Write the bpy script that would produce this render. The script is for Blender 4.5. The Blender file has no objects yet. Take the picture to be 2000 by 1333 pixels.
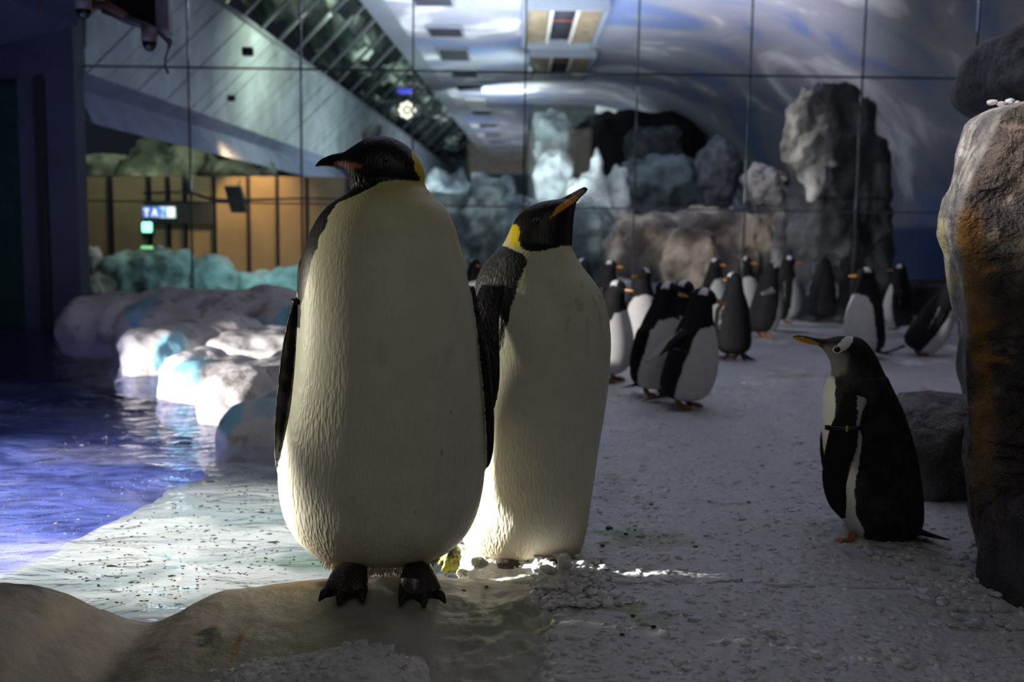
import bpy, bmesh, math, random
import numpy as np
from mathutils import Vector, Matrix
from mathutils.bvhtree import BVHTree

random.seed(7); RNG = np.random.default_rng(7)
SC = bpy.context.scene
COL = SC.collection

# ------------------------------------------------------------------ camera
F = 1944.0
CAM = Vector((0, 0, 0.9))
PITCH = math.atan((666.5 - 460) / F)
ROLL = 0.0145
fw = Vector((0, math.cos(PITCH), -math.sin(PITCH)))
r0 = Vector((1, 0, 0)); u0 = Vector((0, math.sin(PITCH), math.cos(PITCH)))
rt = r0 * math.cos(ROLL) + u0 * math.sin(ROLL)
up = u0 * math.cos(ROLL) - r0 * math.sin(ROLL)
cd = bpy.data.cameras.new('camera'); cam = bpy.data.objects.new('camera', cd); COL.objects.link(cam)
cam.matrix_world = Matrix(((rt.x, up.x, -fw.x, CAM.x), (rt.y, up.y, -fw.y, CAM.y), (rt.z, up.z, -fw.z, CAM.z), (0, 0, 0, 1)))
cd.sensor_width = 36; cd.lens = F / 2000 * 36; cd.clip_start = 0.05; cd.clip_end = 100
cd.dof.use_dof = True; cd.dof.focus_distance = 2.38; cd.dof.aperture_fstop = 2.8
SC.camera = cam

def W(px, py, Y=None, Z=None):
    """point of the place seen at a pixel of the photograph, at world depth Y or height Z"""
    d = fw + rt * ((px - 1000) / F) - up * ((py - 666.5) / F)
    t = (Y - CAM.y) / d.y if Y is not None else (Z - CAM.z) / d.z
    return CAM + d * t

# ------------------------------------------------------------------ world, exposure
wd = bpy.data.worlds.new('world'); SC.world = wd; wd.use_nodes = True
bg = wd.node_tree.nodes['Background']; bg.inputs[0].default_value = (0.30, 0.34, 0.5, 1); bg.inputs[1].default_value = 0.030
SC.view_settings.view_transform = 'Standard'; SC.view_settings.look = 'None'
SC.view_settings.gamma = 1; SC.view_settings.use_curve_mapping = False; SC.view_settings.exposure = 0.0
SC.cycles.use_denoising = True
SC.cycles.max_bounces = 8; SC.cycles.transparent_max_bounces = 16
SC.cycles.sample_clamp_indirect = 4

# ------------------------------------------------------------------ lights
def light(kind, name, loc, target, energy, color, size=0.2, size_y=None, cone=None, blend=0.3, spread=None):
    l = bpy.data.lights.new(name, kind); l.energy = energy; l.color = color
    if kind == 'AREA':
        l.size = size
        if size_y: l.shape = 'RECTANGLE'; l.size_y = size_y
        if spread: l.spread = math.radians(spread)
    else: l.shadow_soft_size = size
    if kind == 'SPOT': l.spot_size = math.radians(cone); l.spot_blend = blend
    o = bpy.data.objects.new(name, l); COL.objects.link(o); o.location = loc
    d = (Vector(target) - Vector(loc)); o.rotation_euler = d.to_track_quat('-Z', 'Y').to_euler()
    return o
WARM = (1.0, 0.93, 0.80)
# low floods on the pool's left side, out of the frame
light('SPOT', 'pool_flood_belly', (-3.8, 2.98, 1.12), (-0.55, 2.62, 0.25), 4200, WARM, 0.05, cone=8.2, blend=0.7)
light('SPOT', 'belly_fill_spot', (-3.8, 2.86, 0.95), (-0.55, 2.495, 0.27), 8500, WARM, 0.05, cone=6.1, blend=0.8)  # extra narrow spot added to brighten the front penguin's lower belly
light('SPOT', 'pool_flood_shelf', (-1.9, 3.4, 3.0), (-1.1, 3.15, -0.1), 650, (1, 0.97, 0.88), 0.06, cone=29, blend=0.9)
light('SPOT', 'pool_flood_rocks', (-4.9, 2.9, 0.40), (-2.05, 5.35, -0.05), 2200, (1.0, 0.95, 0.92), 0.05, cone=31, blend=0.3)
light('SPOT', 'pool_flood_wide', (-3.6, 3.0, 0.9), (-0.45, 2.60, 0.64), 340, (1.0, 0.96, 0.72), 0.10, cone=16.5, blend=0.7)
light('SPOT', 'pool_flood_blue', (-4.8, 2.4, 3.4), (-3.3, 4.7, -0.6), 3300, (0.90, 0.87, 1.0), 0.2, cone=46, blend=0.7)
# dim overhead habitat light
light('AREA', 'habitat_ceiling_light', (1.2, 5.6, 4.3), (1.3, 5.6, 0), 46, (0.82, 0.83, 1.0), 4.5, 6.0)
light('AREA', 'camera_side_fill', (0.3, -1.2, 2.6), (0.2, 3.0, 0.4), 9, (1.0, 0.97, 0.80), 2.5, 1.0)  # added fill from behind the camera, no source seen there
light('SPOT', 'boulder_fill', (-1.2, 1.4, 2.6), (1.90, 3.0, 0.95), 520, (1.0, 0.93, 0.88), 0.08, cone=16, blend=0.8)  # added spot that brightens the boulder's pale left face
# lamps added to brighten the hall beyond the glass, with no visible fixtures
light('AREA', 'mural_fill', (-0.3, 13.6, 2.3), (-0.2, 14.6, 4.4), 330, (0.80, 0.88, 1.0), 2.5, 6.0, spread=110)
light('AREA', 'mural_fill_far', (-0.6, 23.0, 3.3), (0.8, 25.3, 4.4), 130, (0.86, 0.97, 0.98), 1.5, 1.5)
light('AREA', 'plank_fill', (-1.2, 19.5, 1.9), (-4.0, 20.5, 4.0), 100, (0.75, 0.93, 0.92), 1.2, 5.0)
light('AREA', 'far_ceiling_fill', (-1.0, 33, 1.2), (-0.8, 34, 4.4), 150, (0.75, 0.86, 1.0), 2.0, 10.0)
light('SPOT', 'gallery_warm', (W(478, 250, 13.6)), (W(480, 440, 14.5)), 180, (1.0, 0.62, 0.26), 0.1, cone=100, blend=1.0)
light('AREA', 'gallery_teal', (W(500, 470, 12.2)), (W(480, 560, 13.6)), 5, (0.55, 1.0, 0.95), 1.2, 0.3)
light('AREA', 'ice_teal_left', (-5.0, 13.0, 3.0), (W(290, 330, 15.3)), 28, (0.85, 0.98, 0.75), 1.2, 0.6)
light('AREA', 'ice_teal_centre', (-1.0, 12.6, 3.2), (0.2, 16.5, 1.2), 14, (0.95, 1.0, 0.88), 1.5, 1.5)
light('AREA', 'ledge_warm', (0.2, 10.6, 2.6), (1.6, 12.8, 0.9), 22, (1.0, 0.86, 0.70), 0.8, 0.8)
light('AREA', 'standing_rock_fill', (1.4, 10.3, 3.3), (2.9, 10.8, 1.9), 14, (1.0, 0.96, 0.90), 0.5, 0.5)
light('AREA', 'mural_fill_right', (2.2, 12.4, 1.9), (2.6, 13.4, 4.4), 70, (0.88, 0.86, 1.0), 1.5, 3.0, spread=100)
light('AREA', 'bank_fill', (-3.3, 15.5, 6.3), (-5.2, 17.0, 5.6), 170, (0.85, 1.0, 0.75), 0.5, 7.0)

# ------------------------------------------------------------------ noise
def _hash(ix, iy, iz, s):
    h = (ix * 374761393 + iy * 668265263 + iz * 2147483647 + s * 1274126177) & 0xFFFFFFFF
    h = ((h ^ (h >> 13)) * 1274126177) & 0xFFFFFFFF
    return ((h ^ (h >> 16)) & 0xFFFF) / 65535.0
def vnoise(p, s=0):
    p = np.asarray(p, float); i = np.floor(p).astype(np.int64); f = p - i; f = f * f * (3 - 2 * f)
    r = 0
    for dx in (0, 1):
        for dy in (0, 1):
            for dz in (0, 1):
                w = (f[:, 0] if dx else 1 - f[:, 0]) * (f[:, 1] if dy else 1 - f[:, 1]) * (f[:, 2] if dz else 1 - f[:, 2])
                r = r + w * _hash(i[:, 0] + dx, i[:, 1] + dy, i[:, 2] + dz, s)
    return r * 2 - 1
def fbm(p, s=0, o=4, lac=2.03, g=0.5):
    a = 1; r = 0; p = np.asarray(p, float)
    for k in range(o):
        r = r + a * vnoise(p, s + k * 17); p = p * lac + 3.7; a *= g
    return r
def cells(p, s=0):
    """distance to nearest cell point and the cell's own random value"""
    p = np.asarray(p, float); i = np.floor(p).astype(np.int64)
    best = np.full(len(p), 9.0); val = np.zeros(len(p))
    for dx in (-1, 0, 1):
        for dy in (-1, 0, 1):
            for dz in (-1, 0, 1):
                a, b, c = i[:, 0] + dx, i[:, 1] + dy, i[:, 2] + dz
                q = np.stack([a + _hash(a, b, c, s), b + _hash(a, b, c, s + 5), c + _hash(a, b, c, s + 9)], 1)
                d = np.linalg.norm(q - p, axis=1); m = d < best
                best[m] = d[m]; val[m] = _hash(a, b, c, s + 21)[m]
    return best, val
def sm(a, b, x):
    t = np.clip((x - a) / (b - a), 0, 1); return t * t * (3 - 2 * t)
def lerp(a, b, t):
    a = np.asarray(a, float); b = np.asarray(b, float); t = np.asarray(t)
    return a + (b - a) * (t[..., None] if t.ndim else t)

# ------------------------------------------------------------------ materials
def nodes(m):
    m.use_nodes = True; nt = m.node_tree; return nt, nt.nodes['Principled BSDF']
def mat(name, color=(0.5, 0.5, 0.5), rough=0.6, attr=False, var=0.0, vscale=8, bump=None, spec=0.5, metal=0.0,
        sss=0.0, stretch=(1, 1, 1), bump2=None, coat=0.0, rough_attr=None, space='Object', bump_attr=False):
    m = bpy.data.materials.new(name); nt, b = nodes(m); N = nt.nodes.new; L = nt.links.new
    tc = N('ShaderNodeTexCoord'); mp = N('ShaderNodeMapping'); mp.inputs['Scale'].default_value = stretch
    L(tc.outputs[space], mp.inputs[0])
    if attr:
        a = N('ShaderNodeAttribute'); a.attribute_name = 'Col'; src = a.outputs['Color']
    else:
        c = N('ShaderNodeRGB'); c.outputs[0].default_value = (*color, 1); src = c.outputs[0]
    if var:
        n = N('ShaderNodeTexNoise'); n.inputs['Scale'].default_value = vscale; n.inputs['Detail'].default_value = 6
        L(mp.outputs[0], n.inputs['Vector'])
        mr = N('ShaderNodeMapRange'); mr.inputs[1].default_value = 0.3; mr.inputs[2].default_value = 0.7
        mr.inputs[3].default_value = 1 - var; mr.inputs[4].default_value = 1 + var
        L(n.outputs['Fac'], mr.inputs[0])
        mx = N('ShaderNodeVectorMath'); mx.operation = 'SCALE'
        L(src, mx.inputs[0]); L(mr.outputs[0], mx.inputs['Scale']); src = mx.outputs[0]
    L(src, b.inputs['Base Color'])
    b.inputs['Roughness'].default_value = rough; b.inputs['Specular IOR Level'].default_value = spec
    b.inputs['Metallic'].default_value = metal; b.inputs['Coat Weight'].default_value = coat
    if sss:
        b.inputs['Subsurface Weight'].default_value = sss; b.inputs['Subsurface Radius'].default_value = (0.02, 0.025, 0.03)
        b.inputs['Subsurface Scale'].default_value = 0.6
    if rough_attr:
        a2 = N('ShaderNodeAttribute'); a2.attribute_name = 'Wet'
        mr2 = N('ShaderNodeMapRange'); mr2.inputs[3].default_value = rough; mr2.inputs[4].default_value = rough_attr
        L(a2.outputs['Fac'], mr2.inputs[0]); L(mr2.outputs[0], b.inputs['Roughness'])
    prev = None
    for bp in (bump, bump2):
        if not bp: continue
        kind, scale, strength, dist = bp[:4]
        if kind == 'noise':
            t = N('ShaderNodeTexNoise'); t.inputs['Detail'].default_value = 5; out = t.outputs['Fac']
        else:
            t = N('ShaderNodeTexVoronoi'); out = t.outputs['Distance']
            if kind == 'cellinv':
                iv = N('ShaderNodeMath'); iv.operation = 'SUBTRACT'; iv.inputs[0].default_value = 1; L(out, iv.inputs[1]); out = iv.outputs[0]
        t.inputs['Scale'].default_value = scale
        if len(bp) > 4:
            m2 = N('ShaderNodeMapping'); m2.inputs['Scale'].default_value = bp[4]; L(tc.outputs[space], m2.inputs[0]); vec = m2.outputs[0]
            nz = N('ShaderNodeTexNoise'); nz.inputs['Scale'].default_value = 25; L(tc.outputs[space], nz.inputs['Vector'])
            ad = N('ShaderNodeVectorMath'); ad.operation = 'MULTIPLY_ADD'; L(nz.outputs['Color'], ad.inputs[0]); ad.inputs[1].default_value = (0.012,) * 3; L(vec, ad.inputs[2]); vec = ad.outputs[0]
        else: vec = mp.outputs[0]
        L(vec, t.inputs['Vector'])
        bn = N('ShaderNodeBump'); bn.inputs['Strength'].default_value = strength; bn.inputs['Distance'].default_value = dist
        L(out, bn.inputs['Height'])
        if bump_attr:
            a3 = N('ShaderNodeAttribute'); a3.attribute_name = 'Wet'; mm = N('ShaderNodeMath'); mm.operation = 'MULTIPLY'; mm.inputs[1].default_value = strength
            L(a3.outputs['Fac'], mm.inputs[0]); L(mm.outputs[0], bn.inputs['Strength'])
        if prev: L(prev, bn.inputs['Normal'])
        prev = bn.outputs[0]
    if prev: L(prev, b.inputs['Normal'])
    return m
def emis(name, color, strength):
    m = bpy.data.materials.new(name); nt, b = nodes(m)
    b.inputs['Base Color'].default_value = (*color, 1); b.inputs['Emission Color'].default_value = (*color, 1)
    b.inputs['Emission Strength'].default_value = strength; return m

M = {}
M['feather'] = mat('penguin_plumage', attr=True, rough=0.42, var=0.06, vscale=14, spec=0.32,
                   bump=('voronoi', 140, 0.7, 0.004, (1, 1, 0.24)), bump2=('noise', 260, 0.3, 0.002), bump_attr=True)
M['feather_small'] = mat('gentoo_plumage', attr=True, rough=0.7, var=0.06, vscale=20, spec=0.14, bump=('noise', 160, 0.35, 0.003))
M['beak'] = mat('penguin_beak', attr=True, rough=0.32, spec=0.5, bump=('noise', 120, 0.1, 0.001))
M['skin_dark'] = mat('dark_foot_skin', (0.028, 0.022, 0.020), 0.45, var=0.3, vscale=60, bump=('voronoi', 260, 0.6, 0.002))
M['claw'] = mat('claw_horn', (0.010, 0.009, 0.009), 0.6, bump=('noise', 100, 0.1, 0.001))
M['skin_orange'] = mat('orange_foot_skin', (0.34, 0.14, 0.05), 0.5, var=0.3, vscale=60, bump=('voronoi', 260, 0.5, 0.002))
M['eye'] = mat('penguin_eye', (0.006, 0.004, 0.004), 0.06, spec=0.8)
M['eyering'] = mat('pale_eye_ring', (0.75, 0.75, 0.72), 0.6)
M['black_plastic'] = mat('black_plastic', (0.012, 0.012, 0.014), 0.35, var=0.1)
M['yellow_plastic'] = mat('yellow_plastic', (0.75, 0.6, 0.05), 0.4)
M['fringe'] = mat('feather_fringe', attr=True, rough=0.5)
M['snow'] = mat('crushed_ice_ground', attr=True, rough=0.42, var=0.08, vscale=30, sss=0.35, bump=('cellinv', 46, 0.45, 0.012), bump2=('noise', 22, 0.4, 0.02), spec=0.4)
M['chunk'] = mat('crushed_ice', attr=True, rough=0.30, sss=0.5, spec=0.5, bump=('noise', 60, 0.2, 0.004))
M['rim'] = mat('coated_rim_rock', attr=True, rough=0.5, var=0.16, vscale=9, bump=('noise', 26, 0.5, 0.012), bump2=('noise', 160, 0.2, 0.003), spec=0.4)
M['whiterock'] = mat('painted_white_rock', attr=True, rough=0.6, var=0.12, vscale=5, bump=('noise', 12, 0.6, 0.03))
M['rock'] = mat('dark_wet_rock', attr=True, rough=0.55, rough_attr=0.12, var=0.45, vscale=16, spec=0.5,
                bump=('noise', 22, 1.0, 0.03), bump2=('noise', 110, 0.9, 0.008))
M['farrock'] = mat('hall_rock', attr=True, rough=0.8, var=0.35, vscale=4, bump=('noise', 5, 0.8, 0.1))
M['navy'] = mat('navy_painted_wall', (0.085, 0.10, 0.165), 0.6, var=0.1, vscale=3, bump=('noise', 60, 0.1, 0.004))
M['darkgreen'] = mat('dark_green_door', (0.015, 0.05, 0.045), 0.4, var=0.2)
M['joint'] = mat('panel_joint', (0.03, 0.032, 0.04), 0.5, bump=('noise', 40, 0.1, 0.002))
M['grey_metal'] = mat('grey_coated_metal', (0.22, 0.24, 0.27), 0.5, var=0.1, vscale=3)
M['beam'] = mat('blue_grey_plaster', (0.22, 0.25, 0.36), 0.8, var=0.18, vscale=2.5, bump=('noise', 6, 0.5, 0.05))
M['plank'] = mat('pale_painted_plank', (0.42, 0.47, 0.50), 0.65, var=0.25, vscale=2.2, stretch=(1, 1, 1), bump=('noise', 9, 0.3, 0.01))
M['hole'] = mat('dark_vent_interior', (0.02, 0.02, 0.03), 0.8, var=0.2)
M['tan'] = mat('tan_gallery_panel', (0.25, 0.18, 0.105), 0.6, var=0.15, vscale=2)
M['camera_grey'] = mat('grey_camera_housing', (0.11, 0.10, 0.125), 0.5, var=0.1)
M['camera_dark'] = mat('dark_smoked_dome', (0.008, 0.008, 0.010), 0.1)
M['rust'] = mat('rusty_bracket', (0.08, 0.035, 0.02), 0.7, var=0.4)
M['brass'] = mat('yellowish_lamp_reflector', (0.26, 0.20, 0.12), 0.45, var=0.35, vscale=6)
M['pale_trim'] = mat('pale_lamp_bar', (0.50, 0.46, 0.38), 0.5, var=0.1)

def glass_mat():
    m = bpy.data.materials.new('panel_glass'); nt, b = nodes(m); N = nt.nodes.new; L = nt.links.new
    nt.nodes.remove(b); out = nt.nodes['Material Output']
    t = N('ShaderNodeBsdfTransparent'); t.inputs[0].default_value = (0.93, 0.95, 0.96, 1)
    g = N('ShaderNodeBsdfGlossy'); g.inputs['Roughness'].default_value = 0.03; g.inputs[0].default_value = (0.9, 0.9, 0.95, 1)
    fr = N('ShaderNodeFresnel'); fr.inputs[0].default_value = 1.35
    mx = N('ShaderNodeMixShader'); L(fr.outputs[0], mx.inputs[0]); L(t.outputs[0], mx.inputs[1]); L(g.outputs[0], mx.inputs[2])
    L(mx.outputs[0], out.inputs[0]); return m
M['glass'] = glass_mat()
def water_mat():
    m = bpy.data.materials.new('pool_water'); nt, b = nodes(m); N = nt.nodes.new; L = nt.links.new
    nt.nodes.remove(b); out = nt.nodes['Material Output']
    tc = N('ShaderNodeTexCoord'); mp = N('ShaderNodeMapping'); mp.inputs['Scale'].default_value = (1.0, 1.9, 1); L(tc.outputs['Object'], mp.inputs[0])
    n1 = N('ShaderNodeTexNoise'); n1.inputs['Scale'].default_value = 4.5; n1.inputs['Detail'].default_value = 4; n1.inputs['Distortion'].default_value = 1.2; L(mp.outputs[0], n1.inputs['Vector'])
    bn = N('ShaderNodeBump'); bn.inputs['Strength'].default_value = 0.6; bn.inputs['Distance'].default_value = 0.05; L(n1.outputs['Fac'], bn.inputs['Height'])
    t = N('ShaderNodeBsdfTransparent'); t.inputs[0].default_value = (0.86, 0.90, 0.97, 1)
    g = N('ShaderNodeBsdfGlossy'); g.inputs['Roughness'].default_value = 0.04; L(bn.outputs[0], g.inputs['Normal'])
    fr = N('ShaderNodeFresnel'); fr.inputs[0].default_value = 1.33; L(bn.outputs[0], fr.inputs['Normal'])
    mx = N('ShaderNodeMixShader'); L(fr.outputs[0], mx.inputs[0]); L(t.outputs[0], mx.inputs[1]); L(g.outputs[0], mx.inputs[2])
    L(mx.outputs[0], out.inputs[0]); return m
M['water'] = water_mat()
def mural_mat():
    m = bpy.data.materials.new('sky_mural'); nt, b = nodes(m); N = nt.nodes.new; L = nt.links.new
    tc = N('ShaderNodeTexCoord'); mp = N('ShaderNodeMapping'); mp.inputs['Scale'].default_value = (0.50, 0.50, 1); L(tc.outputs['UV'], mp.inputs[0])
    n1 = N('ShaderNodeTexNoise'); n1.inputs['Scale'].default_value = 1.0; n1.inputs['Detail'].default_value = 7; n1.inputs['Distortion'].default_value = 1.3; L(mp.outputs[0], n1.inputs['Vector'])
    cr = N('ShaderNodeValToRGB'); e = cr.color_ramp.elements
    e[0].position = 0.36; e[0].color = (0.16, 0.21, 0.38, 1); e[1].position = 0.66; e[1].color = (0.82, 0.82, 0.82, 1)
    k = e.new(0.45); k.color = (0.27, 0.28, 0.34, 1); k = e.new(0.56); k.color = (0.34, 0.33, 0.37, 1)
    L(n1.outputs['Fac'], cr.inputs[0])
    a = N('ShaderNodeAttribute'); a.attribute_name = 'Col'
    mx = N('ShaderNodeMix'); mx.data_type = 'RGBA'; mx.blend_type = 'MULTIPLY'; mx.inputs[0].default_value = 1
    L(cr.outputs[0], mx.inputs[6]); L(a.outputs['Color'], mx.inputs[7]); L(mx.outputs[2], b.inputs['Base Color'])
    b.inputs['Roughness'].default_value = 0.7; return m
M['mural'] = mural_mat()

# ------------------------------------------------------------------ object helpers
def tag(o, label=None, cat=None, group=None, kind=None):
    if label: o['label'] = label
    if cat: o['category'] = cat
    if group: o['group'] = group
    if kind: o['kind'] = kind
    return o
def empty(name, loc, rz=0, **kw):
    o = bpy.data.objects.new(name, None); COL.objects.link(o); o.location = loc; o.rotation_euler = (0, 0, rz)
    o.empty_display_size = 0.05; return tag(o, **kw)
def mesh(name, V, Fc, material, parent=None, loc=(0, 0, 0), smooth=True, col=None, wet=None, uv=None, **kw):
    me = bpy.data.meshes.new(name); me.from_pydata([tuple(v) for v in np.asarray(V, float)], [], [tuple(int(k) for k in f) for f in Fc])
    me.update()
    if smooth: me.polygons.foreach_set('use_smooth', [True] * len(me.polygons))
    if col is not None: setcol(me, col)
    if wet is not None:
        a = me.attributes.new('Wet', 'FLOAT', 'POINT'); a.data.foreach_set('value', np.asarray(wet, np.float32))
    if uv is not None:
        l = me.uv_layers.new(name='UVMap'); idx = np.zeros(len(me.loops), np.int32); me.loops.foreach_get('vertex_index', idx)
        l.data.foreach_set('uv', np.asarray(uv, np.float32)[idx].ravel())
    me.materials.append(material)
    o = bpy.data.objects.new(name, me); COL.objects.link(o); o.location = loc
    if parent: o.parent = parent
    return tag(o, **kw)
def setcol(me, col):
    col = np.asarray(col, np.float32)
    if col.ndim == 1: col = np.tile(col, (len(me.vertices), 1))
    c4 = np.ones((len(col), 4), np.float32); c4[:, :3] = np.clip(col[:, :3], 0, 1)
    a = me.color_attributes.new('Col', 'FLOAT_COLOR', 'POINT'); a.data.foreach_set('color', c4.ravel())
def inst(name, me, parent=None, loc=(0, 0, 0), rot=(0, 0, 0), scale=(1, 1, 1), **kw):
    o = bpy.data.objects.new(name, me); COL.objects.link(o); o.location = loc; o.rotation_euler = rot; o.scale = scale
    if parent: o.parent = parent
    return tag(o, **kw)
def grid_faces(nu, nv, wrap=False):
    i, j = np.meshgrid(np.arange(nu - 1), np.arange(nv if wrap else nv - 1), indexing='ij')
    j2 = (j + 1) % nv
    return np.stack([i * nv + j, (i + 1) * nv + j, (i + 1) * nv + j2, i * nv + j2], -1).reshape(-1, 4)
def box(cx, cy, cz, sx, sy, sz, bev=0.0):
    bm = bmesh.new(); bmesh.ops.create_cube(bm, size=1)
    for v in bm.verts: v.co = Vector((v.co.x * sx + cx, v.co.y * sy + cy, v.co.z * sz + cz))
    if bev: bmesh.ops.bevel(bm, geom=list(bm.edges), offset=bev, segments=2, affect='EDGES', profile=0.6)
    return bm_arrays(bm)
def bm_arrays(bm):
    bm.verts.index_update(); V = np.array([v.co[:] for v in bm.verts]); Fc = [tuple(v.index for v in f.verts) for f in bm.faces]; bm.free(); return V, Fc
def joinp(parts):
    Vs, Fs, n = [], [], 0
    for V, Fc in parts:
        Vs.append(np.asarray(V, float)); Fs += [tuple(int(k) + n for k in f) for f in Fc]; n += len(V)
    return np.concatenate(Vs), Fs
def cr_interp(A, n):
    """Catmull-Rom resample rows of A to n rows"""
    A = np.asarray(A, float); m = len(A); t = np.linspace(0, m - 1, n); i = np.clip(t.astype(int), 0, m - 2); f = (t - i)[:, None]
    P0 = A[np.clip(i - 1, 0, m - 1)]; P1 = A[i]; P2 = A[i + 1]; P3 = A[np.clip(i + 2, 0, m - 1)]
    return 0.5 * (2 * P1 + (P2 - P0) * f + (2 * P0 - 5 * P1 + 4 * P2 - P3) * f ** 2 + (3 * P1 - P0 - 3 * P2 + P3) * f ** 3)
def loft(rings, seg=40, n=None, e=1.0):
    """rings: (centre, half-axis u, half-axis v); closed tube with capped ends"""
    A = np.array([[*c, *u, *v] for c, u, v in rings], float)
    if n: A = cr_interp(A, n)
    th = np.linspace(0, 2 * np.pi, seg, endpoint=False); ct, st = np.cos(th), np.sin(th)
    ct = np.sign(ct) * np.abs(ct) ** e; st = np.sign(st) * np.abs(st) ** e
    V = A[:, None, :3] + A[:, None, 3:6] * ct[None, :, None] + A[:, None, 6:9] * st[None, :, None]
    k = len(A); Fc = [tuple(f) for f in grid_faces(k, seg, True)]
    V = V.reshape(-1, 3); V = np.vstack([V, A[0, :3], A[-1, :3]]); a, b = k * seg, k * seg + 1
    for j in range(seg):
        Fc.append((a, j, (j + 1) % seg)); Fc.append((b, (k - 1) * seg + (j + 1) % seg, (k - 1) * seg + j))
    # outward orientation
    me = bpy.data.meshes.new('t'); me.from_pydata([tuple(v) for v in V], [], [tuple(int(q) for q in f) for f in Fc])
    bm = bmesh.new(); bm.from_mesh(me); bmesh.ops.recalc_face_normals(bm, faces=list(bm.faces)); bpy.data.meshes.remove(me)
    return bm_arrays(bm)
def ring_z(z, cx, cy, hw, hd): return ((cx, cy, z), (hw, 0, 0), (0, hd, 0))
def tube(path, radii, seg=12, n=None, flat=1.0, upv=(0, 0, 1)):
    P = np.array(path, float); R = np.array(radii, float)
    if n:
        Q = cr_interp(np.column_stack([P, R]), n); P, R = Q[:, :3], np.maximum(Q[:, 3], 1e-4)
    rings = []
    for i in range(len(P)):
        t = P[min(i + 1, len(P) - 1)] - P[max(i - 1, 0)]; t = Vector(t).normalized()
        u = t.cross(Vector(upv)); u = (u if u.length > 1e-3 else t.cross(Vector((1, 0, 0)))).normalized(); v = u.cross(t).normalized()
        rings.append((P[i], u * R[i], v * R[i] * flat))
    return loft(rings, seg)
def ellipsoid(c, axes, seg=32, n=20):
    """axes: three half-axis vectors (lateral, up, along)"""
    a, b, l = [Vector(x) for x in axes]; c = Vector(c); rings = []
    for i in range(n + 1):
        t = -math.cos(math.pi * i / n); r = max(math.sin(math.pi * i / n), 0.02); rings.append((c + l * t, a * r, b * r))
    return loft(rings, seg)
def union(parts, voxel, smooth=4):
    """voxel union of closed pieces into one continuous surface; returns vertices, faces"""
    V, Fc = joinp(parts)
    me = bpy.data.meshes.new('u'); me.from_pydata([tuple(v) for v in V], [], Fc); me.update()
    o = bpy.data.objects.new('u', me); COL.objects.link(o)
    md = o.modifiers.new('r', 'REMESH'); md.mode = 'VOXEL'; md.voxel_size = voxel; md.adaptivity = 0
    if smooth: s = o.modifiers.new('s', 'SMOOTH'); s.factor = 0.5; s.iterations = smooth
    dg = bpy.context.evaluated_depsgraph_get(); ev = o.evaluated_get(dg); m2 = ev.to_mesh()
    nv = len(m2.vertices); A = np.empty(nv * 3, np.float32); m2.vertices.foreach_get('co', A)
    Fo = [tuple(p.vertices) for p in m2.polygons]; ev.to_mesh_clear()
    bpy.data.objects.remove(o); bpy.data.meshes.remove(me)
    return A.reshape(-1, 3).astype(float), Fo
def inpoly(P, poly):
    P = np.asarray(P, float); x, y = P[:, 0], P[:, 1]; r = np.zeros(len(P), bool); n = len(poly)
    for i in range(n):
        x1, y1 = poly[i]; x2, y2 = poly[(i + 1) % n]
        c = ((y1 > y) != (y2 > y)); xi = (x2 - x1) * (y - y1) / ((y2 - y1) if y2 != y1 else 1e-9) + x1
        r ^= c & (x < xi)
    return r

# =================================================================== THE SETTING
YG = 9.72                     # depth of the glass wall
cx_px = [(-260, 1150, 2.05), (-120, 1128, 2.10), (0, 1130, 2.13), (60, 1131, 2.15), (130, 1150, 2.18), (200, 1182, 2.24), (290, 1207, 2.30), (350, 1188, 2.33), (400, 1161, 2.36), (450, 1144, 2.38), (550, 1131, 2.40), (640, 1121, 2.42), (750, 1113, 2.44), (850, 1117, 2.46), (930, 1124, 2.48), (1000, 1130, 2.48), (1060, 1150, 2.44), (1110, 1200, 2.34)]
cp = [W(a, b, y) for a, b, y in cx_px]; _a = cr_interp([[c.x, c.y, c.z] for c in cp], 160)
rx, ry, rz = _a[:, 0], _a[:, 1], _a[:, 2]
def s_shore(y):               # x of the pool's right shore
    return np.interp(y, [2.3, 2.5, 2.75, 3.1, 4.2, 4.6, 6.0, 8.0, 8.6, 9.8], [0.02, -0.10, -0.22, -0.38, -0.78, -0.95, -1.6, -2.3, -3.4, -3.9])
def ground_z(x, y):
    x = np.asarray(x, float); y = np.asarray(y, float); P = np.stack([x, y, x * 0], 1)
    z = 0.012 * fbm(P * 1.7, 3, 3) + 0.010 * fbm(P * 7, 5, 3)
    near = np.clip(1 - (y - 2.0) / 5.0, 0, 1)
    d1, v1 = cells(P * 26 + 0.4 * fbm(P * 9, 8, 2)[:, None], 4)
    z += near * (0.010 * (0.7 - d1) * (0.4 + v1))
    z += 0.06 * sm(1.9, 2.6, x) * (1 - sm(3.3, 4.3, y))                # ice banked up by the big rock
    z += 0.035 * np.exp(-(((x - 1.45) / 0.28) ** 2 + ((y - 3.25) / 0.25) ** 2))
    d = x - s_shore(y)
    z += -0.45 * sm(0.10, -0.22, d)
    # ground is lower under and before the rim, with the pile of ice at the bottom of the view
    un = sm(0.22, -0.22, x) * sm(2.62, 2.45, y)
    z = z * (1 - un) - (0.012 + 0.07 * sm(-0.15, -0.5, x)) * un
    pile = np.exp(-(((x + 0.42) / 0.20) ** 4 + ((y - 1.93) / 0.13) ** 4))
    z = np.where(un > 0.3, z + 0.105 * pile, z)
    return z
ys = 1.2 + (YG - 0.02 - 1.2) * np.linspace(0, 1, 520) ** 1.75
tt = np.linspace(0, 1, 430)
Yg, Tg = np.meshgrid(ys, tt, indexing='ij')
x0 = np.where(Yg < 2.5, -1.75, s_shore(Yg) - 0.35); x1 = 1.3 + Yg * 0.60
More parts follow.
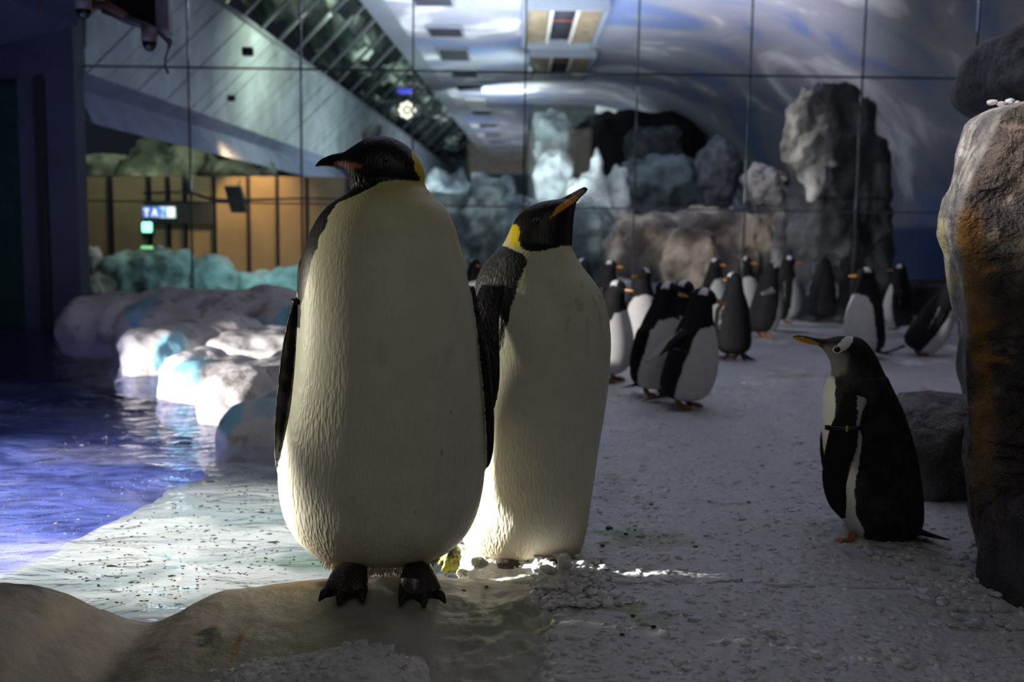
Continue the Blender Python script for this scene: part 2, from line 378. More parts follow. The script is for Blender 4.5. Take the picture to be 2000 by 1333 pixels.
Xg = x0 + (x1 - x0) * Tg
X_, Y_ = Xg.ravel(), Yg.ravel(); Z_ = ground_z(X_, Y_)
V = np.stack([X_, Y_, Z_], 1)
STAINS = [(W(1195, 1048, Z=0), 0.10, 0.045, (0.20, 0.30, 0.13), 0.9), (W(1260, 1062, Z=0), 0.16, 0.06, (0.32, 0.37, 0.25), 0.75),
          (W(1235, 1198, Z=0), 0.045, 0.03, (0.26, 0.38, 0.10), 0.8), (W(1275, 1222, Z=0), 0.06, 0.035, (0.34, 0.38, 0.24), 0.7),
          (W(1195, 930, Z=0), 0.03, 0.03, (0.3, 0.34, 0.22), 0.6), (W(1400, 985, Z=0), 0.10, 0.02, (0.34, 0.33, 0.25), 0.7),
          (W(1270, 983, Z=0), 0.02, 0.03, (0.22, 0.24, 0.26), 0.7), (W(1575, 735, Z=0), 0.22, 0.05, (0.30, 0.34, 0.15), 0.6),
          (W(1520, 728, Z=0), 0.12, 0.04, (0.34, 0.36, 0.2), 0.5), (W(1590, 640, Z=0), 0.5, 0.10, (0.05, 0.05, 0.05), 0.8)]
def ice_colour(P):
    c = np.tile(np.array([0.62, 0.625, 0.66]), (len(P), 1))
    n = fbm(np.asarray(P) * [3, 3, 3], 12, 3)
    c = lerp(c, (0.50, 0.52, 0.52), sm(0.0, 0.9, n) * 0.7)
    left = sm(0.9, -0.2, P[:, 0]) * sm(3.0, 2.2, P[:, 1])
    c = c * (1 - 0.22 * left[:, None]) + np.array([0.60, 0.60, 0.50]) * 0.22 * left[:, None]
    nn = fbm(np.asarray(P) * 30, 31, 3)
    for s, rx, ry, cc, a in STAINS:
        q = ((P[:, 0] - s.x) / rx) ** 2 + ((P[:, 1] - s.y) / (ry * 1.6)) ** 2
        w = a * sm(1.3, 0.2, q + 0.5 * nn); c = c * (1 - w[:, None]) + np.array(cc) * w[:, None]
    return c
mesh('floor', V, grid_faces(len(ys), len(tt)), M['snow'], col=ice_colour(V), kind='structure')

# water, pool bottom, submerged shelf
xs = np.linspace(-7.0, 0.25, 260); tw = np.linspace(0, 1, 330) ** 1.5
XX, TT = np.meshgrid(xs, tw, indexing='ij'); YY = np.interp(XX, rx, ry) - 0.01 + (YG - 0.02 - np.interp(XX, rx, ry)) * TT; P = np.stack([XX.ravel(), YY.ravel(), XX.ravel() * 0], 1)
Pw = P + 0.35 * np.stack([fbm(P * 1.3, 40, 2), fbm(P * 1.3, 41, 2), P[:, 2]], 1)
wz = -0.03 + 0.010 * fbm(Pw * [1.6, 3.4, 1], 44, 3) * sm(2.0, 3.2, P[:, 1]) + 0.003 * fbm(Pw * [5, 11, 1], 47, 2)
P[:, 2] = wz
o = mesh('pool_water', P, grid_faces(len(xs), len(tw)), M['water']); tag(o, 'rippling blue pool water on the left of the ice', 'water', kind='stuff')

M['poolblue'] = mat('blue_pool_floor', attr=True, rough=0.7, var=0.25, vscale=2.2, stretch=(1, 2, 1))
xs2 = np.linspace(-7.0, 0.3, 120); ys2 = np.linspace(1.9, YG - 0.03, 120); XX, YY = np.meshgrid(xs2, ys2, indexing='ij')
P = np.stack([XX.ravel(), YY.ravel(), np.full(XX.size, -0.6)], 1)
P[:, 2] += 0.05 * fbm(P * 1.2, 50, 2)
c = lerp(np.tile([0.20, 0.25, 0.60], (len(P), 1)), (0.54, 0.53, 0.70), sm(-0.3, 0.6, fbm(P * [1.5, 3.5, 1], 51, 3)))
mesh('floor_pool', P, grid_faces(120, 120), M['poolblue'], col=c, kind='structure')

# pale shelf under shallow water
M['shelf'] = mat('pale_submerged_shelf', attr=True, rough=0.7, var=0.07, vscale=3, bump=('noise', 12, 0.4, 0.02))
ed = [W(*p, Z=-0.10) for p in ((20, 1125), (90, 1090), (150, 1060), (230, 1010), (300, 985), (370, 950), (402, 930), (425, 880))]
ey = np.array([e.y for e in ed]); ex = np.array([e.x for e in ed]); oo = np.argsort(ey); ey, ex = ey[oo], ex[oo]
ys3 = np.linspace(2.2, 4.9, 220); tt3 = np.linspace(0, 1, 150); YY, TT = np.meshgrid(ys3, tt3, indexing='ij')
xe = np.interp(YY.ravel(), ey, ex) + 0.045 * fbm(np.stack([YY.ravel() * 5, YY.ravel() * 0, YY.ravel() * 0], 1), 60, 3)
Xs = xe - 0.02 + (0.15 - xe) * TT.ravel() ** 1.2; P = np.stack([Xs, YY.ravel(), Xs * 0], 1)
P[:, 2] = -0.10 - 0.52 * sm(0.02, 0.0, TT.ravel()) + 0.012 * fbm(P * 2.5, 61, 3)
c = lerp(np.tile([0.80, 0.79, 0.71], (len(P), 1)), (0.42, 0.47, 0.44), sm(-0.1, 0.8, fbm(P * [2.2, 6, 1] + 0.8 * fbm(P * 1.5, 64, 2)[:, None], 62, 4)))  # swirling streaks imitate wave light on the shelf, painted into its colour
gr = sm(1.3, 0.3, ((P[:, 0] - W(600, 1095, Z=-0.1).x) / 0.16) ** 2 + ((P[:, 1] - W(600, 1095, Z=-0.1).y) / 0.10) ** 2 + 0.6 * fbm(P * 14, 63, 2))
c = c * (1 - 0.75 * gr[:, None]) + np.array([0.20, 0.30, 0.20]) * 0.75 * gr[:, None]
sh = mesh('submerged_shelf', P, grid_faces(220, 150), M['shelf'], col=c)
tag(sh, 'pale submerged rock shelf under shallow water left of the large penguin', 'shelf')

# floating debris on the shallow water and foam flecks on the blue
def flecks(name, n, region, size, material, label, seed, z=-0.027, flat=0.3, elong=2.2):
    r = np.random.default_rng(seed); Vs, Fs, k = [], [], 0
    while len(Vs) < n:
        px = r.uniform(region[0], region[2]); py = r.uniform(region[1], region[3])
        if not inpoly([[px, py]], region[4])[0]: continue
        w = W(px, py, Z=z); s = size * (r.uniform(0.35, 1.0) ** 1.5) * (2.3 if r.random() < 0.07 else 1) * (w.y / 2.7) ** 0.6; a = r.uniform(-0.5, 0.5); m = 7
        th = np.linspace(0, 2 * np.pi, m, endpoint=False); rr = s * r.uniform(0.6, 1.1, m)
        X = np.cos(th) * rr * elong * r.uniform(.5, 1); Yv = np.sin(th) * rr
        b = np.stack([w.x + X * math.cos(a) - Yv * math.sin(a), w.y + X * math.sin(a) + Yv * math.cos(a), np.full(m, z - 0.001)], 1)
        Vs.append(np.vstack([b, [w.x, w.y, z + s * flat], [w.x, w.y, z - 0.003]]))
        for j in range(m): Fs += [(k + j, k + (j + 1) % m, k + m), (k + (j + 1) % m, k + j, k + m + 1)]
        k += m + 2
    o = mesh(name, np.concatenate(Vs), Fs, material); return tag(o, label, name.replace('_', ' '), kind='stuff')
SHELFPX = [(110, 1105), (240, 1020), (400, 955), (430, 900), (535, 930), (545, 1060), (620, 1105), (430, 1130), (300, 1195), (200, 1170)]
BLUEPX = [(0, 930), (60, 900), (140, 860), (230, 850), (400, 880), (420, 900), (400, 930), (230, 1005), (60, 1080), (0, 1100)]
M['debris'] = mat('dark_debris', (0.035, 0.04, 0.015), 0.7, var=0.5)
M['foam'] = mat('white_foam', (0.9, 0.9, 0.95), 0.3, var=0.05)
flecks('floating_debris', 330, (100, 900, 630, 1200, SHELFPX), 0.0046, M['debris'], 'dark specks of debris drifting over the pale shallow shelf', 3, elong=2.6)
flecks('foam_flecks', 300, (0, 850, 430, 1110, BLUEPX), 0.0032, M['foam'], 'white foam flecks scattered on the blue water', 4, elong=1.6)

# glass wall: joints and panes
wall = tag(bpy.data.objects.new('wall_back', None), kind='structure'); COL.objects.link(wall); wall.location = (0, YG, 0)
PX0 = W(157, 400, YG).x; PWID = 214.5 / 200.0; NCOL = 11
ZR = [-0.10, 1.175, 2.45, 3.73, 5.0]
pv, pf = box(0, 0, 0, PWID - 0.018, 0.016, 1.255, 0.003); pane = bpy.data.meshes.new('glass_panel'); pane.from_pydata([tuple(v) for v in pv], [], pf); pane.materials.append(M['glass'])
for i in range(NCOL):
    for j in range(4):
        inst('glass_panel', pane, wall, (PX0 + PWID * (i + .5), 0, (ZR[j] + ZR[j + 1]) / 2), scale=(1, 1, (ZR[j + 1] - ZR[j] - 0.018) / 1.255))
for i in range(NCOL + 1):
    pv, pf = box(0, 0, 2.45, 0.013, 0.03, 5.1); mesh('vertical_joint', pv, pf, M['joint'], wall, (PX0 + PWID * i, 0, 0), smooth=False)
for j in range(4):
    pv, pf = box(PX0 + PWID * NCOL / 2, 0, 0, PWID * NCOL, 0.03, 0.013); mesh('horizontal_joint', pv, pf, M['joint'], wall, (0, 0, ZR[j] if j else -0.02), smooth=False)

# left pillar, left wall with the dark green opening, soffit
pv, pf = box(0, 0, 0, 0.54, 0.22, 3.75, 0.01); mesh('wall_left', pv, pf, M['navy'], loc=(W(155, 400, 9.50).x - 0.27, 9.58, 1.10), smooth=False, kind='structure')
pv, pf = box(0, 0, 0, 3.0, 0.12, 5.0); mesh('wall_left_end', pv, pf, M['navy'], loc=(W(101, 400, 8.72).x - 1.75 - 0.0, 9.62, 1.9), smooth=False, kind='structure')
d1 = tag(bpy.data.objects.new('door_1', None), kind='structure'); COL.objects.link(d1); d1.location = (W(0, 600, 9.2).x - 0.12, 9.5, 0)
pv, pf = box(0, 0, 1.1, 0.80, 0.05, 2.3, 0.01); mesh('door_leaf', pv, pf, M['darkgreen'], d1, smooth=False)
pv, pf = box(0.44, -0.04, 1.1, 0.09, 0.1, 2.4, 0.01); mesh('door_frame', pv, pf, M['joint'], d1, smooth=False)
# soffit above the pillar: a slanting ceiling piece
sv = [W(-300, -120, 7.6), W(160, -60, 7.6), W(153, 50, 9.0), W(-300, 160, 9.0)]
sv = [Vector(v) for v in sv]; sv2 = [v + Vector((0, 0, 0.5)) for v in sv]
mesh('ceiling', [*sv, *sv2], [(0, 1, 2, 3), (7, 6, 5, 4), (0, 4, 5, 1), (1, 5, 6, 2), (2, 6, 7, 3), (3, 7, 4, 0)], M['navy'], smooth=False, kind='structure')

# =================================================================== HALL BEYOND THE GLASS, modelled in place of reflections in it
DX = (1065 - 1000) / F
P0 = W(154, 137, YG); P1 = W(165, -187, YG); P2 = W(512, -239, YG); P3 = W(585, -239, YG); PB = W(154, 240, YG)
def ex(p, Y, off=(0, 0)): return Vector((p.x + DX * (Y - YG) + off[0], Y, p.z + off[1]))
def prism(name, prof, y0, y1, material, thick=(0, 0.08), **kw):
    V, Fc = [], []
    for Y in (y0, y1):
        for p in prof: V.append(ex(p, Y))
        for p in prof: V.append(ex(p, Y) + Vector((thick[0], 0, thick[1])))
    n = len(prof); m = 2 * n
    for i in range(n - 1):
        Fc += [(i, i + 1, m + i + 1, m + i), (n + i + 1, n + i, m + n + i, m + n + i + 1)]
    Fc += [(0, m, m + n, n), (n - 1, 2 * n - 1, m + 2 * n - 1, m + n - 1)]
    Fc += [(i, n + i, n + i + 1, i + 1) for i in range(n - 1)] + [(m + i, m + i + 1, m + n + i + 1, m + n + i) for i in range(n - 1)]
    return mesh(name, V, Fc, material, smooth=False, **kw)
YA, YB, YC2 = YG + 0.12, 26.0, 48.0
prism('trim_1', [PB + Vector((0.10, 0, 0)), PB + Vector((0.0, 0, 0.18)), PB + Vector((-0.12, 0, 0.36)), P0], YA, YC2, M['beam'], thick=(-0.25, 0.10), kind='structure')
prism('trim_2', [P2, P3], YA, YC2, M['grey_metal'], thick=(0, 0.25), kind='structure')
# rail along the lower edge of the slanting window
rail = tube([ex(P1, YA), ex(P1, YC2)], [0.045, 0.045], 10); mesh('trim_3', *rail, M['grey_metal'], kind='structure')
# sloping planked ceiling, plank by plank
slope = tag(bpy.data.objects.new('ceiling_planks', None), kind='structure'); COL.objects.link(slope)
KP = 1.245; pl_w = 0.40; Y = YA / KP * 1.0
def lerpv(a, b, t): return a + (b - a) * t
while Y < YC2 / KP:
    q4 = []
    for Yb in (Y + 0.012, Y + pl_w - 0.012):
        A = ex(P0, Yb); Bt = ex(P1, Yb * KP)
        if A.y < YA: A = lerpv(A, Bt, (YA - A.y) / (Bt.y - A.y))
        q4 += [A, Bt]
    if (q4[1] - q4[0]).length > .05:
        a, b, c_, d = q4[0], q4[1], q4[3], q4[2]; o_ = Vector((random.uniform(-0.012, 0.012), 0, 0)); bk_ = Vector((-0.04, 0, 0))
        mesh('plank', [a + o_, b + o_, c_ + o_, d + o_, a + bk_, b + bk_, c_ + bk_, d + bk_], [(0, 1, 2, 3), (7, 6, 5, 4), (0, 4, 5, 1), (1, 5, 6, 2), (2, 6, 7, 3), (3, 7, 4, 0)], M['plank'], slope, smooth=False)
    Y += pl_w
pv, pf = box(0, 0, 0, 0.04, 0.03, 0.03)
prism('ceiling_backing', [P0 + Vector((-.09, 0, 0)), P1 + Vector((-.09, 0, 0))], YA, YC2, M['hole'], thick=(-0.05, 0.08), kind='structure')
# slanting window: mullions, lumpy planted bank behind it
w1 = tag(bpy.data.objects.new('window_1', None), kind='structure'); COL.objects.link(w1)
d2 = (P2 - P1); Y = 12.2
while Y < YC2:
    A = ex(P1, Y); Bt = ex(P2, Y * 0.807); u_ = Vector((0, 0.035, 0)); n_ = Vector((0, 0, 0.06))
    mesh('mullion', [A - u_, A + u_, Bt + u_, Bt - u_, A - u_ + n_, A + u_ + n_, Bt + u_ + n_, Bt - u_ + n_], [(0, 1, 2, 3), (7, 6, 5, 4), (0, 4, 5, 1), (1, 5, 6, 2), (2, 6, 7, 3), (3, 7, 4, 0)], M['grey_metal'], w1, smooth=False)
    Y *= 1.062
gy = np.linspace(YA, YC2, 260); gs = np.linspace(-0.25, 1.25, 50); GY, GS = np.meshgrid(gy, gs, indexing='ij')
nrm = Vector((-d2.z, 0, d2.x)).normalized()
B = np.stack([P1.x + DX * (GY - YG) + d2.x * GS, GY, P1.z + d2.z * GS], -1).reshape(-1, 3)
dsp = 0.75 + 0.38 * fbm(B * 1.3, 70, 5, g=0.6); B = B + np.array(nrm)[None] * dsp[:, None]
cc = fbm(B * 2.0, 75, 4); c = lerp(np.tile([0.02, 0.03, 0.028], (len(B), 1)), (0.20, 0.25, 0.19), sm(-0.1, 0.5, cc)); c = lerp(c, (0.85, 0.95, 0.75), sm(0.35, 0.6, cc + 0.25 * fbm(B * 5, 76, 2)))  # palest splotches are bright highlights put into the colour
o = mesh('planted_bank', B, grid_faces(260, 50), M['farrock'], col=c); tag(o, 'mottled green rocky bank behind the slanting mullioned window', 'rock bank')

# sky mural vault
prof_px = [(585, -239), (800, -239), (1050, -239), (1200, -238), (1295, -234), (1400, -218), (1500, -185), (1600, -130), (1700, -48), (1800, 50), (1900, 150), (1980, 230), (2050, 330), (2078, 420), (2085, 520), (2085, 640)]
pr = np.array([[W(a, b, YG).x, W(a, b, YG).z] for a, b in prof_px]); pr = cr_interp(pr, 70)
prof_near = [(585, -239), (800, -239), (1050, -240), (1250, -241), (1400, -240), (1550, -234), (1700, -220), (1850, -190), (2000, -130), (2120, -40), (2210, 80), (2260, 200), (2290, 320), (2300, 420), (2305, 520), (2305, 640)]
prn = cr_interp(np.array([[W(a, b, YG).x, W(a, b, YG).z] for a, b in prof_near]), 70)
def prof_at(Y):
    t = min(1.0, (Y - YG) / (25.0 - YG)) ** 0.6; return prn * (1 - t) + pr * t
al = np.concatenate([[0], np.cumsum(np.linalg.norm(np.diff(pr, axis=0), axis=1))])
yy = np.linspace(YA, YB, 60); PA = {Y: prof_at(Y) for Y in yy}; V = np.array([[PA[Y][i][0] + DX * (Y - YG), Y, PA[Y][i][1]] for i in range(70) for Y in yy])
uv = np.array([[a_, Y] for a_ in al for Y in yy]); hz = V[:, 2]
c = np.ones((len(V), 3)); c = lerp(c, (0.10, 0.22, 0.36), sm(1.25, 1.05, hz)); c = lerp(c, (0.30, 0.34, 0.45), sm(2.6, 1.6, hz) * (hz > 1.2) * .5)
mesh('ceiling_mural', V, grid_faces(70, 60)[:, ::-1], M['mural'], col=c, uv=uv, kind='structure')
# end wall of the hall
XE = W(1034, 300, YB).x
pv, pf = box(XE + 5.0, 26.6, 2.0, 10, 0.2, 6.0); c = np.tile([0.20, 0.26, 0.27], (len(pv), 1)); mesh('wall_far', pv, pf, M['farrock'], smooth=False, col=c * .3, kind='structure')
fv = [ex(P3, YB), (XE, YB, P3.z), (XE, YC2, P3.z), ex(P3, YC2)]; fuv = [(0, YB), (XE - ex(P3, YB).x, YB), (XE - ex(P3, YB).x, YC2), (0, YC2)]
mesh('ceiling_mural_far', fv, [(3, 2, 1, 0)], M['mural'], smooth=False, col=np.ones((4, 3)), uv=fuv, kind='structure')
pv, pf = box(-6.0, YC2 + .3, 2.0, 22, 0.2, 10.0); c = np.tile([0.20, 0.26, 0.27], (len(pv), 1)); mesh('wall_far_end', pv, pf, M['farrock'], smooth=False, col=c, kind='structure')
# bright lip of the vault at the cave
lip = np.array([[p[0] + DX * (YB - YG) - 0.0, YB, p[1]] for p in pr[20:64]])
lipm = tube(lip, [0.16] * len(lip), 8); M['lip'] = mat('white_vault_lip', (0.72, 0.76, 0.74), 0.7, var=0.1); mesh('trim_4', *lipm, M['lip'], kind='structure')
# snow floor beyond the glass
xs4 = np.linspace(-5, 9, 60); ys4 = np.linspace(YG + 0.02, YC2 + .2, 60); XX, YY = np.meshgrid(xs4, ys4, indexing='ij'); P = np.stack([XX.ravel(), YY.ravel(), XX.ravel() * 0 - 0.02], 1); P[:, 2] += 0.03 * fbm(P * 0.8, 80, 3)
mesh('floor_beyond', P, grid_faces(60, 60), M['snow'], col=np.tile([0.5, 0.52, 0.55], (len(P), 1)), kind='structure')

# square vents in the flat ceiling
zc = P3.z
hp, hf = box(0, 0, 0, 1, 1, 0.05, 0.01)
def ring_frame(sx, sy, t, h): return joinp([box(0, sy / 2, 0, sx + t, t, h), box(0, -sy / 2, 0, sx + t, t, h), box(sx / 2, 0, 0, t, sy, h), box(-sx / 2, 0, 0, t, sy, h)])
vg = 'dark square vents in a row along the pale mural ceiling'
vents = [(846, -2, 74, 18), (870, 59, 64, 18), (887, 104, 56, 22), (907, 141, 50, 15), (917, 170, 46, 15), (930, 198, 38, 9), (940, 218, 36, 10), (953, 244, 32, 6), (962, 262, 30, 5), (970, 276, 28, 4)]
names = ['largest, cut by the top edge', 'second from the top edge', 'third from the top edge', 'fourth, just above the joint line',
         'fifth, just under the joint line', 'sixth, yellowish inside', 'seventh, past the yellowish one', 'eighth, small and thin', 'ninth, a faint thin slot', 'last and faintest slot']
for i, (px, py, w, h) in enumerate(vents):
    c = W(px, py, Z=zc); cy0 = W(px, py + h / 2, Z=zc); cy1 = W(px, py - h / 2, Z=zc); wx = w / F * c.y; wy = abs(cy0.y - cy1.y)
    r = empty('ceiling_vent', (c.x, c.y, zc - 0.02), label='dark square mural ceiling vent, ' + names[i], cat='vent', group=vg)
    pv, pf = box(0, 0, 0.0, wx * 0.96, wy * 0.96, 0.03); mesh('vent_cavity', pv, pf, M['hole'] if i != 5 else M['brass'], r, smooth=False)
    mesh('vent_frame', *ring_frame(wx, wy, 0.03, 0.05), M['grey_metal'], r, smooth=False)
# two recessed lamps
for i, (px, y0, y1, w, lab) in enumerate([(1097, -8, 85, 124, 'square recessed ceiling lamp with two pale bars, the larger nearer one'), (1093, 93, 146, 100, 'square recessed ceiling lamp with two pale bars, the smaller farther one')]):
    a = W(px, y1, Z=zc); b = W(px, y0, Z=zc); sy = abs(a.y - b.y); wx = 1.15 if i == 0 else 1.12; cyy = (a.y + b.y) / 2; cx = (a.x + b.x) / 2
    sy *= 0.86; r = empty('ceiling_lamp', (cx, cyy, zc), label=lab, cat='lamp', group='recessed ceiling lamps')
    mesh('lamp_frame', *ring_frame(wx, sy, 0.07, 0.16), M['grey_metal'], r, (0, 0, -0.06), smooth=False)
    for s in (-1, 1):
        pv, pf = box(s * wx * 0.34, 0, -0.03, wx * 0.28, sy * 0.92, 0.04, 0.01); mesh('reflector', pv, pf, M['brass'], r)
        pv, pf = box(s * wx * 0.165, 0, -0.07, 0.06, sy * 0.86, 0.06, 0.01); mesh('pale_bar', pv, pf, M['pale_trim'], r)
    pv, pf = box(0, 0, 0.0, wx * 0.30, sy * 0.9, 0.02); mesh('dark_slot', pv, pf, M['hole'], r)
    pv, pf = box(0, -sy * 0.1, -0.03, wx * 0.28, 0.10, 0.03); M.setdefault('redbar', mat('dull_red_bar', (0.16, 0.05, 0.035), 0.6, var=0.2)); mesh('red_bar', pv, pf, M['redbar'], r)

# round lamp cluster seen behind the mullions
M['led'] = emis('warm_lamp_disc', (1.0, 0.97, 0.75), 1.3); M['blueglow'] = emis('blue_lamp', (0.10, 0.12, 0.9), 0.35)
cl = W(795, 215, 19.0); r = empty('lamp_cluster', cl, label='ring of small round warm lamps behind the slanting window', cat='lamp')
dv_, df_ = ellipsoid((0, 0, 0), ((0.045, 0, 0), (0, 0, 0.045), (0, 0.02, 0)), 10, 6); dm = bpy.data.meshes.new('lamp_disc'); dm.from_pydata([tuple(v) for v in dv_], [], df_); dm.materials.append(M['led'])
for k in range(9):
    a = k / 8 * 2 * math.pi; rr = 0.12 if k < 8 else 0
    inst('lamp_disc', dm, r, (rr * math.cos(a), 0, rr * math.sin(a)))
mesh('lamp_housing', *ellipsoid((0, 0.06, 0), ((0.19, 0, 0), (0, 0, 0.19), (0, 0.04, 0)), 20, 8), M['joint'], r)
cl = W(790, 180, 18.6); o = mesh('blue_lamp', *joinp([ellipsoid((0, 0, 0), ((0.13, 0, 0), (0, 0, 0.035), (0, 0.03, 0)), 14, 8), ellipsoid((0, 0.05, 0.03), ((0.16, 0, 0), (0, 0, 0.045), (0, 0.03, 0)), 14, 8)]), M['blueglow'], loc=cl); tag(o, 'dim deep blue lamp above the round lamp ring', 'lamp')

# gallery wall with tan panels
YW = 14.5
gal = tag(bpy.data.objects.new('wall_gallery', None), kind='structure'); COL.objects.link(gal)
gx = [150, 219, 294, 331, 364, 420, 487, 543, 600, 680]
for a, b in zip(gx[:-1], gx[1:]):
    A = W(a, 345, YW); Bp = W(b, 575, YW); pv, pf = box((A.x + Bp.x) / 2, YW, (A.z + Bp.z) / 2, Bp.x - A.x - 0.03, 0.05, A.z - Bp.z, 0.006)
    mesh('wall_panel', pv, pf, M['tan'], gal, smooth=False)
    pv, pf = box(Bp.x, YW - 0.05, (A.z + Bp.z) / 2, 0.022, 0.05, A.z - Bp.z); mesh('panel_post', pv, pf, M['joint'], gal, smooth=False)
pv, pf = box(W(415, 0, YW).x, YW + 0.15, 0.5, 4.6, 0.1, 2.36); mesh('wall_gallery_back', pv, pf, M['hole'], smooth=False, kind='structure')
# illuminated sign: four glyph tiles on a dark board
sg = W(330, 415, YW - 0.10); r = empty('illuminated_sign', sg, label='dark sign board with four glowing blue and white characters', cat='sign')
sc_ = (YW - 0.25) / F
pv, pf = box(18 * sc_, 0.03, 0, 136 * sc_, 0.04, 44 * sc_, 0.005); mesh('sign_board', pv, pf, M['joint'], r, smooth=False)
M['glyph'] = emis('white_blue_glyph', (0.62, 0.80, 1.0), 0.95); M['glyphb'] = emis('blue_glyph_ground', (0.12, 0.28, 0.72), 0.6); M['glyphg'] = emis('green_white_glyph', (0.75, 1.0, 0.85), 0.95)
for i, x in enumerate((286, 303, 319, 335)):
    pv, pf = box(0, 0, 0, 15.5 * sc_, 0.02, 22 * sc_, 0.01); mesh('glyph_tile', pv, pf, (M['glyphb'], M['glyphb'], M['glyph'], M['glyphg'])[i], r, ((x - 330) * sc_, -0.005, 0))
def strokes(segs, x0, s=1.0):
    P = []
    for (a, b, c_, d) in segs:
        P.append(tube([((x0 + a - 330) * sc_, -0.022, -b * sc_), ((x0 + c_ - 330) * sc_, -0.022, -d * sc_)], [1.7 * sc_, 1.7 * sc_], 6))
    return joinp(P)
glyphs = [[(1, -4, 1, 9), (-4, -5, 6, -5)], [(-5, 9, 0, -6), (0, -6, 5, 9), (-3, 3, 3, 3)], [(-5, 9, -5, -8), (-5, -8, 5, 9), (5, 9, 5, -8)], [(-5, 9, -5, -8), (-5, -8, 4, -4), (4, -4, 4, 5), (4, 5, -5, 9)]]
M['glyphw'] = emis('white_glyph', (0.95, 0.97, 1.0), 1.0)
for i, (g, x) in enumerate(zip(glyphs, (286, 303, 319, 335))):
    mesh('character', *strokes(g, x), M['glyphw'] if i != 2 else M['glyphb'], r)
M['exitgreen'] = emis('green_exit_light', (0.35, 1.0, 0.75), 2.2); M['exitreflection'] = emis('exit_reflection_glow', (0.35, 0.9, 0.4), 0.8)
g = W(287, 444, YW - 0.10); r = empty('exit_sign', g, label='small square glowing green-white exit light under the characters', cat='sign')
pv, pf = box(0, 0, 0, 20 * sc_, 0.04, 20 * sc_, 0.02); mesh('lit_face', pv, pf, M['exitgreen'], r)
pv, pf = box(0, 0.03, 0, 25 * sc_, 0.05, 25 * sc_, 0.02); mesh('housing', pv, pf, M['darkgreen'], r)
g = W(287, 484, YW - 0.10); r = empty('exit_reflection', g, label='short green and yellow glowing strip as the exit light reflection', cat='light')  # glowing strip added for the reflection of the exit sign
pv, pf = box(0, 0, 0, 24 * sc_, 0.03, 6 * sc_, 0.01); mesh('lit_face', pv, pf, M['exitreflection'], r)
pv, pf = box(0, 0.03, 0, 28 * sc_, 0.04, 9 * sc_, 0.01); mesh('housing', pv, pf, M['darkgreen'], r)
# hanging dark box and cable
g = W(462, 390, 13.6); r = empty('hanging_speaker', g, label='dark tilted box hanging in front of the lit tan wall', cat='speaker')
V8, F8 = box(0, 0, 0, 0.22, 0.12, 0.36, 0.01); V8[:, 0] += V8[:, 2] * -0.25; mesh('cabinet', V8, F8, M['joint'], r, smooth=False)
mesh('bracket', *tube([(0.02, 0, 0.17), (0.05, 0.05, 0.30)], [0.012, 0.008], 8), M['joint'], r)
pts = [W(x, y, 12.5) for x, y in ((280, 378), (365, 376), (400, 386), (440, 392), (520, 390), (600, 388), (690, 390))]
o = mesh('cable', *tube(pts, [0.014, 0.012, 0.02, 0.022, 0.014, 0.012, 0.012], 8, n=30), M['joint']); tag(o, 'dark cable slung level across the lit gallery', 'cable')
pts = [W(x, y, 12.9) for x, y in ((364, 350), (366, 368), (372, 382))]
o = mesh('wall_bracket', *tube(pts, [0.02, 0.05, 0.012], 6), M['joint']); tag(o, 'small black wedge bracket at the upright joint', 'bracket')
# two dark shapes on the planks and a hung dark sheet above the penguin's head
for (a, b, s, lab) in ((484, 101, 0.10, 'small dark square fitting on the pale planked ceiling'), (452, 192, 0.07, 'faint small dark fitting lower on the planked ceiling')):
    Yp = 12.6; o = mesh('ceiling_fitting', *box(0, 0, 0, s * 1.3, s, s, 0.01), M['joint'], loc=W(a, b, Yp)); tag(o, lab, 'fitting')
g = W(722, 262, 16.5); o = mesh('ceiling_speaker', *joinp([loft([((0, 0, -.16), (.10, 0, 0), (0, .08, 0)), ((0.03, 0, 0.02), (.16, 0, 0), (0, .1, 0)), ((.10, 0, .14), (.10, 0, 0), (0, .1, 0))], 14, 8)]), M['joint'], loc=g); tag(o, 'dark wedge shaped speaker above the large penguin head', 'speaker')

# =================================================================== ROCKS
def blob(c, r, seed, sub=5, amp=0.16, fr=2.2, oct_=5, square=0.0, gain=0.5):
    bm = bmesh.new(); bmesh.ops.create_icosphere(bm, subdivisions=sub, radius=1)
    V, Fc = bm_arrays(bm); N = V / np.linalg.norm(V, axis=1)[:, None]
    if square: N2 = np.sign(N) * np.abs(N) ** (1 - square); N = N2 / np.maximum(1.0, np.linalg.norm(N2, axis=1)[:, None] * 0.80)
    n = fbm(N * fr, seed, oct_, g=gain); cr = -np.abs(fbm(N * fr * 1.7, seed + 50, 3)); V = N * (1 + amp * n + amp * 0.6 * cr)[:, None]
    return V * np.array(r) + np.array(c), Fc
def rockobj(name, parts, material, colf, label, cat, voxel=None, group=None, wet=None, smooth=2, disp=0.0, dfr=8, dseed=0):
    if voxel: V, Fc = union(parts, voxel, smooth)
    else: V, Fc = joinp(parts)
    V = np.asarray(V, float)
    c0 = Vector((V[:, 0].mean(), V[:, 1].mean(), V[:, 2].min()))
    if disp:
        C = V - V.mean(0); N = C / np.maximum(np.linalg.norm(C, axis=1)[:, None], 1e-6); V = V + N * (disp * fbm(V * dfr, dseed, 4))[:, None]
    col = colf(V); w = wet(V) if wet else None
    o = mesh(name, V - np.array(c0), Fc, material, loc=c0, col=col, wet=w if w is not None else np.zeros(len(V)))
    return tag(o, label, cat, group)
def pxz(P):  # pixel of the photograph for world points (used to lay out stains measured on it)
    D = np.asarray(P) - np.array(CAM); x = D @ np.array(rt); y = D @ np.array(up); z = D @ np.array(fw)
    return 1000 + F * x / z, 666.5 - F * y / z

